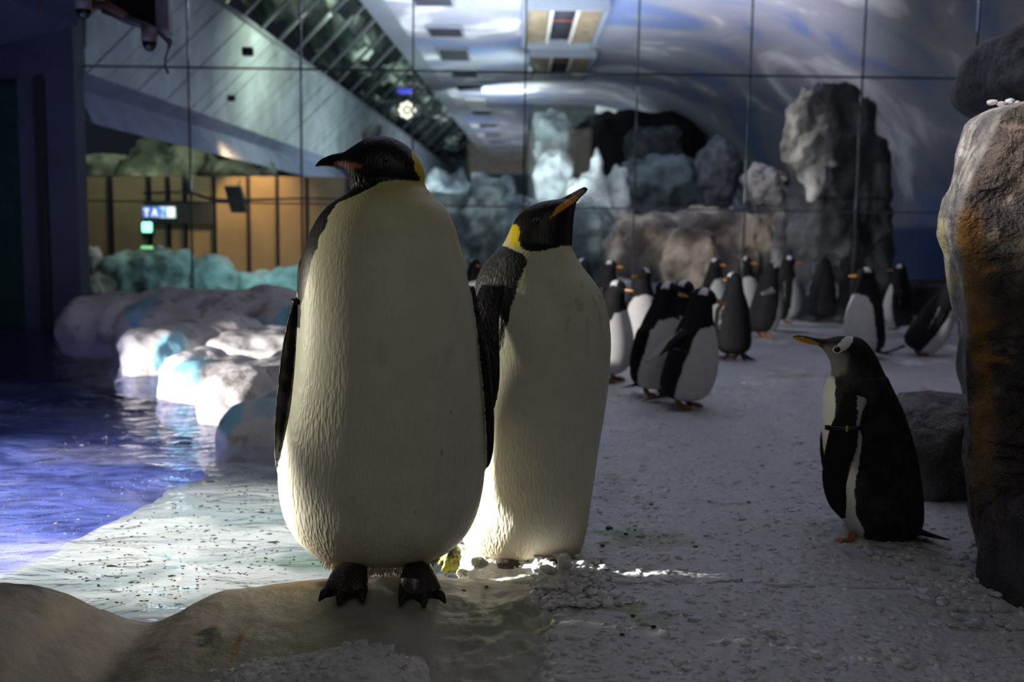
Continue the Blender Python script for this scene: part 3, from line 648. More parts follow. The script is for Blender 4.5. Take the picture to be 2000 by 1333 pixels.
# near rim ledge, bottom left
def rim_z(x, y):
    x = np.asarray(x, float); y = np.asarray(y, float)
    yc = np.interp(x, rx, ry); z0 = np.interp(x, rx, rz); d = y - yc
    front = z0 - 0.02 * sm(0, -0.12, d) * sm(0.0, 0.06, z0) - (0.10 + 0.14 * sm(-1.05, -0.5, x) - 0.13 * sm(-0.4, 0.05, x)) * np.clip(-d - 0.03, 0, 9) ** 1.45
    back = z0 - 0.9 * np.clip(d, 0, 9) - 2.2 * np.clip(d, 0, 9) ** 1.4
    z = np.where(d < 0, front, back)
    # round the crest
    z = z - 0.012 * np.exp(-(d / 0.03) ** 2)
    return np.maximum(z, -0.30)
xs5 = np.linspace(-1.45, 0.24, 420); ds = np.concatenate([-1.0 * np.linspace(1, 0, 170) ** 1.3, np.linspace(0.004, 0.26, 60)])
XX, DD = np.meshgrid(xs5, ds, indexing='ij'); X = XX.ravel(); Y = np.interp(X, rx, ry) + DD.ravel(); Z = rim_z(X, Y)
P = np.stack([X, Y, Z], 1)
P[:, 2] += 0.012 * fbm(P * [3, 3, 3], 90, 3) * sm(-0.02, -0.2, DD.ravel()) + 0.004 * fbm(P * 14, 91, 3) - 0.05 * sm(0.16, 0.24, X)
lumpy = sm(-0.25, 0.1, X) * sm(-0.05, -0.15, DD.ravel()); P[:, 2] += 0.018 * lumpy * fbm(P * 18, 93, 3)
n1 = fbm(P * 5, 94, 4); n2 = fbm(P * 16, 95, 3)
c = lerp(np.tile([0.30, 0.265, 0.225], (len(P), 1)), (0.28, 0.26, 0.22), sm(-0.1, 0.7, n1))
right = sm(-0.75, -0.25, X); c = lerp(c, (0.46, 0.46, 0.42), right * 0.85)
c = lerp(c, (0.30, 0.34, 0.20), right * sm(0.0, 0.6, fbm(P * 8, 96, 3)) * 0.8 * sm(-0.08, -0.2, DD.ravel()))
c = lerp(c, (0.40, 0.28, 0.14), sm(0.12, 0.0, np.abs(X + 0.50)) * sm(0.10, 0.0, np.abs(DD.ravel() + 0.03)) * 0.7)
c = lerp(c, (0.5, 0.49, 0.46), sm(0.35, 0.6, n2) * sm(-0.5, -0.1, X) * 0.6)
for (a, b, sx, sy, cc, al_) in [(405, 1248, 26, 16, (0.02, 0.025, 0.015), .95), (425, 1268, 26, 14, (0.12, 0.15, 0.04), .8), (463, 1265, 8, 26, (0.30, 0.17, 0.03), .85), (40, 1256, 45, 9, (0.06, 0.055, 0.045), .8), (290, 1205, 120, 6, (0.52, 0.5, 0.46), .3),
                              (630, 1139, 22, 5, (0.03, 0.03, 0.02), .85), (395, 1295, 22, 12, (0.16, 0.19, 0.08), .6), (905, 1165, 14, 5, (0.1, 0.1, 0.06), .7), (1000, 1205, 30, 18, (0.22, 0.25, 0.18), .6), (930, 1200, 50, 20, (0.25, 0.28, 0.18), .5)]:
    w = W(a, b, Y=float(np.interp(W(a, b, 2.2).x, rx, ry)) - 0.0); # crest depth first guess, then along the surface
    for _ in range(8): w = W(a, b, Z=float(rim_z([w.x], [w.y])[0]))
    s = w.y / F; q = ((X - w.x) / (sx * s)) ** 2 + ((Y - w.y) / (sy * s * 2.4)) ** 2 + 0.8 * fbm(P * 40, 97, 3)
    c = lerp(c, cc, sm(1.4, 0.2, q) * al_)
fr_ = grid_faces(len(xs5), len(ds))
o = mesh('ledge_rock', P, fr_, M['rim'], col=c); tag(o, 'smooth wet brown-grey pool rim rock under the large penguin, across the lower left', 'rock')

# boulders of white painted rock along the pool
def whitecol(patches, seed):
    def f(V):
        n = fbm(V * 2.5, seed, 4); c = lerp(np.tile([0.66, 0.63, 0.62], (len(V), 1)), (0.50, 0.47, 0.47), sm(0.0, 0.8, n))
        for p, r, cc in patches:
            q = np.linalg.norm((V - np.array(p)) / np.array(r), axis=1) + 0.25 * fbm(V * 9, seed + 4, 3); c = lerp(c, cc, sm(1.05, 0.75, q) * 0.9)
        c = lerp(c, (0.20, 0.19, 0.14), sm(0.42, 0.6, fbm(V * 11, seed + 9, 3)) * 0.6)
        return c
    return f
def B(px, py_top, Y, hw_px, ry_, seed, zb=-0.22, amp=0.13, tilt=0):
    t = W(px, py_top, Y); hx = hw_px * Y / F; zt = t.z; cz = (zt + zb) / 2 + 0.0; return blob((t.x, Y, cz), (hx, ry_, (zt - zb) / 2 * 1.04), seed, 5, amp, 1.6, 4, square=0.25)
CY = (0.22, 0.55, 0.68)
parts = [B(318, 634, 6.75, 72, 0.45, 1), B(430, 617, 7.2, 88, 0.5, 2), B(540, 640, 7.0, 130, 0.6, 3), B(386, 682, 5.75, 62, 0.36, 4), B(440, 700, 5.6, 110, 0.4, 5),
         B(470, 722, 5.0, 74, 0.32, 6), B(560, 700, 5.4, 150, 0.5, 7), B(512, 782, 4.45, 86, 0.24, 8), B(600, 770, 4.6, 120, 0.3, 9)]
pp = [(W(318, 688, 6.3), (0.10, 0.5, 0.17), CY), (W(362, 738, 5.3), (0.115, 0.4, 0.14), CY), (W(445, 810, 4.3), (0.07, 0.4, 0.08), CY), (W(510, 800, 4.2), (0.12, 0.4, 0.055), (0.35, 0.55, 0.62)), (W(545, 640, 6.4), (0.1, 0.4, 0.1), (0.35, 0.55, 0.62))]
rockobj('white_boulder_ledge', parts, M['whiterock'], whitecol(pp, 11), 'near row of rounded white boulders with pale blue patches along the pool edge', 'rock', voxel=0.02, smooth=3, disp=0.012, dfr=7, dseed=5)
parts = [B(215, 574, 8.75, 84, 0.45, 21), B(330, 566, 8.9, 90, 0.4, 22), B(300, 590, 8.5, 70, 0.35, 27), B(440, 568, 8.8, 110, 0.45, 23), B(540, 562, 9.0, 70, 0.4, 24), B(580, 590, 8.5, 90, 0.4, 25), B(700, 575, 8.9, 120, 0.4, 26)]
pp = [(W(275, 600, 8.3), (0.12, 0.5, 0.14), (0.30, 0.55, 0.70)), (W(560, 620, 8.2), (0.12, 0.5, 0.10), (0.22, 0.6, 0.75)), (W(500, 640, 8.2), (0.2, 0.5, 0.08), (0.3, 0.6, 0.68))]
rockobj('white_boulder_ledge', parts, M['whiterock'], whitecol(pp, 31), 'far row of white boulders at the foot of the glass wall', 'rock', voxel=0.03, smooth=3, disp=0.015, dfr=6, dseed=7)

# big rock at the right: pale left face, dark brown front, orange seep along the edge between them
lv = [(196, 1925, 2012), (204, 1908, 1992), (216, 1892, 1968), (228, 1881, 1952), (250, 1873, 1940), (290, 1862, 1922), (340, 1853, 1897), (380, 1842, 1882), (420, 1830, 1873), (460, 1828, 1872), (500, 1842, 1880), (540, 1848, 1888), (580, 1854, 1893),
      (610, 1862, 1895), (640, 1876, 1893), (700, 1874, 1895), (760, 1878, 1898), (820, 1884, 1902), (880, 1875, 1900), (930, 1874, 1898), (980, 1884, 1904), (1040, 1888, 1912), (1100, 1900, 1930), (1160, 1925, 1950), (1240, 1935, 1965)]
YR = 2.62; rows = []
for (py, l, cr_) in lv:
    pl = W(l, py, YR + 0.20); pc = W(cr_, py, YR); z = pc.z
    rows.append([(pl.x + 0.34, YR + 0.55), (pl.x + 0.12, YR + 0.38), (pl.x, YR + 0.20), ((pl.x + pc.x) / 2 - 0.006, YR + 0.09), (pc.x - 0.008, YR + 0.01), (pc.x, YR - 0.01), (pc.x + 0.04, YR - 0.045),
                 (pc.x + 0.14, YR - 0.09), (pc.x + 0.32, YR - 0.10), (pc.x + 0.55, YR - 0.02), (pc.x + 0.72, YR + 0.2), (pc.x + 0.6, YR + 0.6)] + [z])
def densify(poly, m):
    P = np.array(poly); P = np.vstack([P, P[:1]]); d = np.concatenate([[0], np.cumsum(np.linalg.norm(np.diff(P, axis=0), axis=1))]); t = np.concatenate([np.linspace(0, d[-1], m, endpoint=False)])
    return np.stack([np.interp(t, d, P[:, 0]), np.interp(t, d, P[:, 1]), t - d[5]], 1)
m_ = 300; zs = np.array([r[-1] for r in rows]); RR = np.array([np.vstack([densify(r[:-1], m_)]) for r in rows])
zt = np.linspace(zs[0], zs[-1], 330); R2 = np.empty((330, m_, 3))
for a in range(2):
    for j in range(m_): R2[:, j, a] = np.interp(zt, zs[::-1], RR[::-1, j, a])
R2[:, :, 2] = zt[:, None]; S2 = np.empty((330, m_))
for j in range(m_): S2[:, j] = np.interp(zt, zs[::-1], RR[::-1, j, 2])
S = S2.ravel(); V = R2.reshape(-1, 3); ctr = np.array([R2[:, :, 0].mean(), YR + 0.25])
crx = np.interp(V[:, 2], zs[::-1], np.array([r[5][0] for r in rows])[::-1])
front = S > 0
N = np.column_stack([V[:, :2] - ctr, V[:, 2] * 0]); N /= np.linalg.norm(N, axis=1)[:, None]
dsp = np.where(front, 0.035 * fbm(V * 3.2, 201, 5, g=0.55) - 0.03 * np.abs(fbm(V * [5, 5, 9], 202, 3)), 0.010 * fbm(V * 7, 203, 4) - 0.006 * np.abs(fbm(V * 20, 204, 3)))
band = sm(0.03, 0.015, np.abs(V[:, 2] - 0.62 - 0.15 * (V[:, 0] - 1.2))) + sm(0.03, 0.01, np.abs(V[:, 2] - 0.36 + 0.1 * (V[:, 0] - 1.2)))
dsp = dsp - 0.02 * band * front
V = V + N * dsp[:, None] * (0.35 + 0.65 * sm(0.0, 0.06, np.abs(S)))[:, None]
n1 = fbm(V * 12, 210, 4); n2 = fbm(V * [30, 30, 8], 211, 3)
ppx, ppy = pxz(V)
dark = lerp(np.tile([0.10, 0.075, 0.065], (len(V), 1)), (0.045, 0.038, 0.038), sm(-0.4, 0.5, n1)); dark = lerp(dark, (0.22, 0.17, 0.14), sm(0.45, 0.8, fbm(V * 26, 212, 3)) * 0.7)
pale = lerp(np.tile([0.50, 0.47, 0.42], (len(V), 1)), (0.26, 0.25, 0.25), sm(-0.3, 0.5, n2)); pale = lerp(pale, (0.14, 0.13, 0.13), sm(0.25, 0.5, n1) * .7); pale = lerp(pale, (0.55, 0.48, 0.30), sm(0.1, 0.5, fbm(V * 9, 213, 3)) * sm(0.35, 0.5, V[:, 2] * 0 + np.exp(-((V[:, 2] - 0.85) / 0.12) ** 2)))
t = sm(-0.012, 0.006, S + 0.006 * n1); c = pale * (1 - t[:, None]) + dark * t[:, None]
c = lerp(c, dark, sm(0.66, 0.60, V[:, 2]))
nn = fbm(V * [14, 14, 5], 214, 3)
seep = sm(0.034, 0.014, np.abs(S - 0.016 + 0.014 * nn)) * sm(1.02, 0.93, V[:, 2]) * sm(0.2, 0.4, V[:, 2])
arm = sm(0.018, 0.006, np.abs(V[:, 2] - (0.675 + 0.3 * S) + 0.006 * nn)) * sm(0.08, 0.05, S) * sm(-0.005, 0.01, S) + sm(0.012, 0.005, np.abs(V[:, 2] - (0.60 - 0.05 * S) + 0.005 * nn)) * sm(0.10, 0.07, S) * sm(-0.005, 0.01, S) + sm(0.010, 0.004, np.abs(V[:, 2] - (0.80 + 0.5 * S) + 0.006 * nn)) * sm(0.08, 0.05, S) * sm(0.02, 0.03, S)
c = lerp(c, (0.36, 0.17, 0.03), np.clip(seep * (0.55 + 0.5 * nn) + arm * 0.9, 0, 1))
wet = np.clip(seep + 0.25 * sm(0, 0.6, n1) + 0.3 * sm(0.62, 0.55, V[:, 2]), 0, 1)
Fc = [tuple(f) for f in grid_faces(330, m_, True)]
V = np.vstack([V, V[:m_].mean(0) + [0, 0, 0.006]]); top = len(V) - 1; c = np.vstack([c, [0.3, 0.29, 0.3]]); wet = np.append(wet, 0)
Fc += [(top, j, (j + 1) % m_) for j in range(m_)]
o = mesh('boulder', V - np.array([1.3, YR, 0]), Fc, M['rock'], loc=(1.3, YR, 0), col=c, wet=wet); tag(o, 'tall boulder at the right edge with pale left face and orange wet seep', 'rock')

def darkcol(a=(0.10, 0.09, 0.09), b=(0.04, 0.038, 0.042), seed=300, fr=10, hi=None):
    def f(V):
        c = lerp(np.tile(a, (len(V), 1)), b, sm(-0.4, 0.5, fbm(V * fr, seed, 4)))
        if hi is not None: c = lerp(c, hi, sm(0.35, 0.7, fbm(V * fr * 2, seed + 3, 3)) * 0.8)
        return c
    return f
def slab(px0, px1, pt, pb, Y, dy, seed, amp=0.10, sq=0.45, sub=5, fr=1.6):
    Ym = Y + dy * .35; A = W(px0, pt, Ym); Bq = W(px1, pb, Ym); return blob(((A.x + Bq.x) / 2, Y + dy / 2, (A.z + Bq.z) / 2), (abs(Bq.x - A.x) / 2 * 1.05, dy / 2, abs(A.z - Bq.z) / 2 * 1.05), seed, sub, amp, fr, 5, square=sq)
wetf = lambda V: np.clip(0.5 + 0.6 * fbm(V * 6, 5, 3), 0, 1)
rockobj('low_rock_slab', [slab(1760, 1980, 792, 1090, 3.25, 0.5, 41, 0.06, 0.6)], M['rock'], darkcol((0.16, 0.15, 0.15), (0.07, 0.065, 0.065), 301), 'low dark wet rock behind the seated penguin', 'rock', wet=wetf, disp=0.01)
rockobj('rock_block', [slab(1985, 2190, 975, 1230, 2.32, 0.35, 42, 0.05, 0.6)], M['rock'], darkcol((0.12, 0.10, 0.10), (0.045, 0.04, 0.045), 302), 'dark squared rock block in the lower right corner', 'rock', wet=wetf, disp=0.01)
rockobj('rock_column', [slab(1975, 2400, 20, 215, 3.9, 1.2, 43, 0.09, 0.35), slab(1995, 2400, 120, 900, 4.0, 1.0, 44, 0.07, 0.4)], M['rock'], darkcol((0.13, 0.13, 0.13), (0.05, 0.05, 0.055), 303, 6), 'dark round topped rock column in the upper right corner', 'rock', voxel=0.025, disp=0.02, dfr=4)

# rocks beyond the glass
rb = 'rocks beyond the glass'
def far(name, parts, a, b, seed, label, voxel=None, hi=None, disp=0.09, fr=2.0):
    return rockobj(name, parts, M['farrock'], darkcol(a, b, seed, fr, hi), label, 'rock', group=rb, voxel=voxel, disp=disp, dfr=5.0, dseed=seed)
far('standing_rock', [slab(1566, 1700, 168, 420, 11.4, 0.9, 51, 0.08, 0.30), slab(1560, 1722, 250, 660, 11.4, 1.1, 52, 0.10, 0.55), slab(1552, 1680, 420, 660, 11.2, 1.0, 57, 0.14, 0.5)], (0.09, 0.095, 0.10), (0.03, 0.034, 0.04), 401, 'tall dark standing rock with a pale rough left face', voxel=0.05)
far('standing_rock_face', [slab(1541, 1615, 176, 350, 10.75, 0.4, 53, 0.16, 0.2), slab(1580, 1625, 300, 390, 10.75, 0.3, 54, 0.2, 0.2)], (0.58, 0.55, 0.50), (0.30, 0.28, 0.27), 402, 'pale rough slab added as the left face of the tall standing rock', voxel=0.03, fr=3)  # separate pale slab added to form the standing rock's left face
far('rock_shelf', [slab(1196, 1320, 422, 545, 12.6, 1.2, 55, 0.14, 0.4), slab(1300, 1460, 414, 560, 12.9, 1.2, 56, 0.12, 0.4), slab(1400, 1550, 420, 570, 12.7, 1.2, 57, 0.12, 0.4), slab(1300, 1400, 445, 590, 12.2, 0.7, 58, 0.12, 0.4)], (0.42, 0.35, 0.28), (0.10, 0.09, 0.085), 403, 'long cream and brown rock shelf behind the penguin group', voxel=0.05, fr=1.8)
far('small_round_rock', [slab(1462, 1532, 328, 398, 12.0, 0.6, 59, 0.12, 0.3)], (0.36, 0.34, 0.33), (0.2, 0.2, 0.2), 404, 'small rounded pale rock beside the tall standing rock')
far('stacked_rock', [slab(1480, 1580, 345, 420, 12.2, 0.7, 60, 0.12, 0.5), slab(1520, 1640, 380, 560, 12.0, 0.7, 61, 0.14, 0.4)], (0.26, 0.25, 0.24), (0.08, 0.08, 0.09), 405, 'jumbled grey rocks left of the tall standing rock', voxel=0.04)
far('dark_squared_rock', [slab(1222, 1376, 310, 440, 15.5, 1.5, 62, 0.04, 0.65)], (0.10, 0.14, 0.15), (0.04, 0.055, 0.06), 406, 'dark green squared rock with a lighter top edge', voxel=0.05)
far('conical_rock', [slab(1368, 1440, 262, 420, 15.0, 1.2, 63, 0.08, 0.0)], (0.10, 0.105, 0.12), (0.05, 0.055, 0.065), 407, 'blue grey cone shaped rock right of the squared rock')
far('rock_stack', [slab(1042, 1108, 225, 320, 17.0, 1.0, 64, 0.16, 0.5), slab(1046, 1115, 296, 420, 16.8, 1.0, 65, 0.18, 0.5)], (0.50, 0.58, 0.54), (0.14, 0.19, 0.18), 408, 'pale greenish stack of rocks at the left of the dark cave', voxel=0.05, fr=1.6)
def cone(px, pt, pb, hw, Y, seed):
    A = W(px, pt, Y); b = W(px, pb, Y); r = hw * Y / F; h = A.z - b.z
    V, Fc = loft([((A.x, Y, b.z), (r * 1.5, 0, 0), (0, r, 0)), ((A.x, Y, b.z + h * .3), (r * 1.15, 0, 0), (0, r * .8, 0)), ((A.x, Y, b.z + h * .6), (r * .70, 0, 0), (0, r * .5, 0)), ((A.x, Y, b.z + h * .85), (r * .30, 0, 0), (0, r * .25, 0)), ((A.x, Y, A.z), (r * .07, 0, 0), (0, r * .07, 0))], 60, 50)
    return V + (0.16 * fbm(V * 2.2, seed, 4))[:, None] * np.array([1, 1, 0.2]), Fc
far('snow_peak', [cone(1163, 282, 560, 62, 15.5, 66), slab(1185, 1235, 330, 480, 15.6, 0.8, 67, 0.15, 0.2), slab(1110, 1140, 350, 480, 15.5, 0.8, 68, 0.15, 0.2)], (0.66, 0.72, 0.66), (0.40, 0.47, 0.44), 409, 'pale pointed snow peak in front of the dark cave', voxel=0.04)
cave = W(1185, 300, 20.0)
far('cave_shade_block', [slab(1116, 1370, 222, 480, 22.0, 1.6, 69, 0.04, 0.45)], (0.006, 0.007, 0.008), (0.003, 0.0035, 0.004), 410, 'black block standing in for cave shade under the bright arch')  # solid block; the cave's darkness is put into its black colour
far('cave_side_rock', [slab(1228, 1330, 250, 330, 18.0, 1.0, 70, 0.1, 0.3)], (0.06, 0.075, 0.08), (0.025, 0.03, 0.035), 411, 'dim grey rock inside the right of the cave')
far('teal_reflection_lumps', [slab(830, 930, 330, 560, 15.2, 1.2, 71, 0.2, 0.3), slab(905, 1010, 350, 560, 14.6, 1.2, 72, 0.2, 0.3), slab(960, 1060, 390, 560, 13.8, 1.0, 73, 0.2, 0.3), slab(1030, 1200, 400, 560, 14.5, 1.0, 74, 0.14, 0.4)], (0.26, 0.32, 0.30), (0.07, 0.10, 0.11), 412, 'mottled teal lumps standing in for murky reflections between the two large penguins', voxel=0.05, hi=(0.03, 0.05, 0.07), fr=2.2)  # lumps added where the wall shows murky teal reflections
far('iceberg', [cone(284, 268, 370, 55, 15.3, 75), slab(160, 262, 300, 370, 15.3, 0.8, 76, 0.18, 0.3), slab(310, 420, 285, 352, 15.4, 0.8, 77, 0.2, 0.3), slab(400, 520, 310, 350, 15.6, 0.8, 78, 0.15, 0.4)], (0.40, 0.42, 0.32), (0.10, 0.12, 0.09), 413, 'pale greenish iceberg above the tan gallery wall', voxel=0.05, hi=(0.04, 0.05, 0.04))
far('ice_mound', [slab(246, 372, 488, 610, 12.7, 0.7, 79, 0.12, 0.4), slab(205, 262, 500, 610, 12.7, 0.6, 80, 0.15, 0.4)], (0.40, 0.54, 0.48), (0.22, 0.33, 0.31), 414, 'flat topped pale teal ice mound under the exit light', voxel=0.04, hi=(0.10, 0.14, 0.12))
far('ice_mound', [slab(370, 450, 500, 610, 12.9, 0.7, 81, 0.15, 0.3), slab(420, 560, 528, 620, 12.8, 0.8, 82, 0.12, 0.3), slab(520, 640, 520, 620, 12.9, 0.8, 83, 0.12, 0.3)], (0.42, 0.58, 0.56), (0.18, 0.30, 0.31), 415, 'bright teal ice mounds below the warm lit wall', voxel=0.04)
far('pale_rock_lump', [slab(157, 190, 486, 525, 12.6, 0.4, 84, 0.2, 0.2), slab(155, 215, 535, 600, 12.5, 0.5, 85, 0.2, 0.2)], (0.55, 0.50, 0.42), (0.25, 0.24, 0.2), 416, 'cream coloured rock lumps beside the dark pillar', voxel=0.03)
o = far('low_rock', [slab(1500, 1960, 545, 650, 12.6, 2.0, 86, 0.1, 0.5)], (0.05, 0.045, 0.045), (0.02, 0.02, 0.022), 417, 'low dark rocks at the floor behind the right penguins', voxel=0.06)

# =================================================================== PENGUINS
def pp_plane(V, Y0):
    """side-on layout plane of a bird: photograph units at its own depth"""
    Q = np.array(V, float); Q[:, 1] = np.minimum(Q[:, 1], Y0); return np.stack(pxz(Q), 1)
def vrings(rows, Y0, cyf=None):
    """rows: (py, left px, right px, half depth, depth offset)"""
    out = []
    for r in rows:
        py, l, rr, hd = r[:4]; dy = r[4] if len(r) > 4 else 0
        a = W(l, py, Y0); b = W(rr, py, Y0); out.append((((a.x + b.x) / 2, Y0 + dy, (a.z + b.z) / 2), ((b.x - a.x) / 2, 0, 0), (0, hd, 0)))
    return out
def hrings(rows, Y0):
    """rows along x: (px, top py, bottom py, half lateral)"""
    out = []
    for px, t, b_, lat in rows:
        a = W(px, t, Y0); b = W(px, b_, Y0); out.append((((a.x + b.x) / 2, Y0, (a.z + b.z) / 2), (0, lat, 0), (0, 0, (a.z - b.z) / 2)))
    return out
def flipper(path, widths, thick, wdirs, n=26, seg=20):
    """path of centres, half widths, half thickness, direction of the width"""
    P = [Vector(p) for p in path]; rings = []
    for i, p in enumerate(P):
        t = (P[min(i + 1, len(P) - 1)] - P[max(i - 1, 0)]).normalized(); w = Vector(wdirs[i] if isinstance(wdirs, list) else wdirs)
        w = (w - t * w.dot(t)).normalized(); nn = t.cross(w).normalized(); rings.append((p, w * widths[i], nn * (thick[i] if isinstance(thick, (list, tuple)) else thick)))
    return loft(rings, seg, n)
def bvh(piece): V, Fc = piece; return BVHTree.FromPolygons([Vector(v) for v in V], Fc)
def near_mask(V, pieces, others, tol):
    """vertices that belong to `pieces` rather than `others`"""
    A = [bvh(p) for p in pieces]; Bt = [bvh(p) for p in others]; r = np.zeros(len(V), bool)
    for i, v in enumerate(V):
        v = Vector(v); d = min(t.find_nearest(v)[3] for t in A)
        if d < tol and d < min(t.find_nearest(v)[3] for t in Bt) + 0.0005: r[i] = True
    return r
def make_foot(parent, at, yaw, scale, skin, claws=True, name='foot', spread=0.42, toe=0.075, drop=0.0, th=0.015):
    """three clawed toes and an ankle joined into one foot; claws are sub-parts"""
    parts = [tube([(0, 0.045, 0.055), (0, 0.03, 0.03), (0, 0.0, 0.012)], [0.022, 0.020, 0.017], 12, 8)]; tips = []
    for a, l in ((-spread, 0.88), (0, 1.0), (spread, 0.88)):
        d = Vector((math.sin(a), -math.cos(a), 0)); e = d * toe * l
        parts.append(tube([(0, 0.02, 0.014), tuple(d * toe * l * .35 + Vector((0, 0, 0.019))), tuple(d * toe * l * .7 + Vector((0, 0, 0.014 - drop * .5))), tuple(e + Vector((0, 0, 0.008 - drop)))], [th * .9, th * 1.05, th * .95, th * .72], 12, 14)); tips.append((d, e + Vector((0, 0, 0.008 - drop))))
    web = np.array([(0, 0.01, 0.010)] + [tuple(Vector((math.sin(a), -math.cos(a), 0)) * toe * .62 + Vector((0, 0, 0.006))) for a in (-spread, 0, spread)])
    wv = np.vstack([web + [0, 0, 0.004], web - [0, 0, 0.004]]); wf = [(0, 1, 2), (0, 2, 3), (6, 5, 4), (7, 6, 4), (0, 4, 5, 1), (1, 5, 6, 2), (2, 6, 7, 3), (3, 7, 4, 0)]; parts.append((wv, wf))
    V, Fc = union(parts, 0.0042, 3); V = V * scale
    f = mesh(name, V, Fc, skin, parent, at); f.rotation_euler = (0, 0, yaw)
    if claws:
        for d, e in tips:
            mesh('claw', *tube([(0, 0, 0.002), tuple(d * 0.014 + Vector((0, 0, 0.003))), tuple(d * 0.028 + Vector((0, 0, -0.006)))], [th * .55, th * .45, th * .10], 8, 8), M['claw'], f, e * scale); f.children[-1].scale = (scale,) * 3
    return f
def dup_tree(o, parent, loc, rz=None):
    c = o.copy(); COL.objects.link(c); c.parent = parent; c.location = loc
    if rz is not None: c.rotation_euler = (0, 0, rz)
    for ch in o.children:
        d = ch.copy(); COL.objects.link(d); d.parent = c
    return c
def fringe(parent, base, pts, col, name='feather_fringe', seed=1):
    """short pointed feather tips along a hem; pts: world points and directions"""
    r = np.random.default_rng(seed); Vs, Fs, k = [], [], 0
    for p, d, l, w in pts:
        p = Vector(p) - Vector(base); d = Vector(d).normalized(); s = d.cross(Vector((0, 1, 0.1))).normalized() * w; q = s.cross(d).normalized() * w * .5
        Vs += [p - s - q, p + s - q, p + q, p + d * l]; Fs += [(k, k + 1, k + 3), (k + 1, k + 2, k + 3), (k + 2, k, k + 3)]; k += 4
    return mesh(name, np.array([v[:] for v in Vs]), Fs, M['fringe'], parent, col=col, smooth=False, kind='stuff')
CREAM = np.array([0.76, 0.73, 0.60]); BLACK = np.array([0.010, 0.010, 0.011]); SLATE = np.array([0.055, 0.055, 0.062])
def edge_noise(V, s=60, a=1.0, seed=700): return a * fbm(V * [s, s, s * .35], seed, 2)

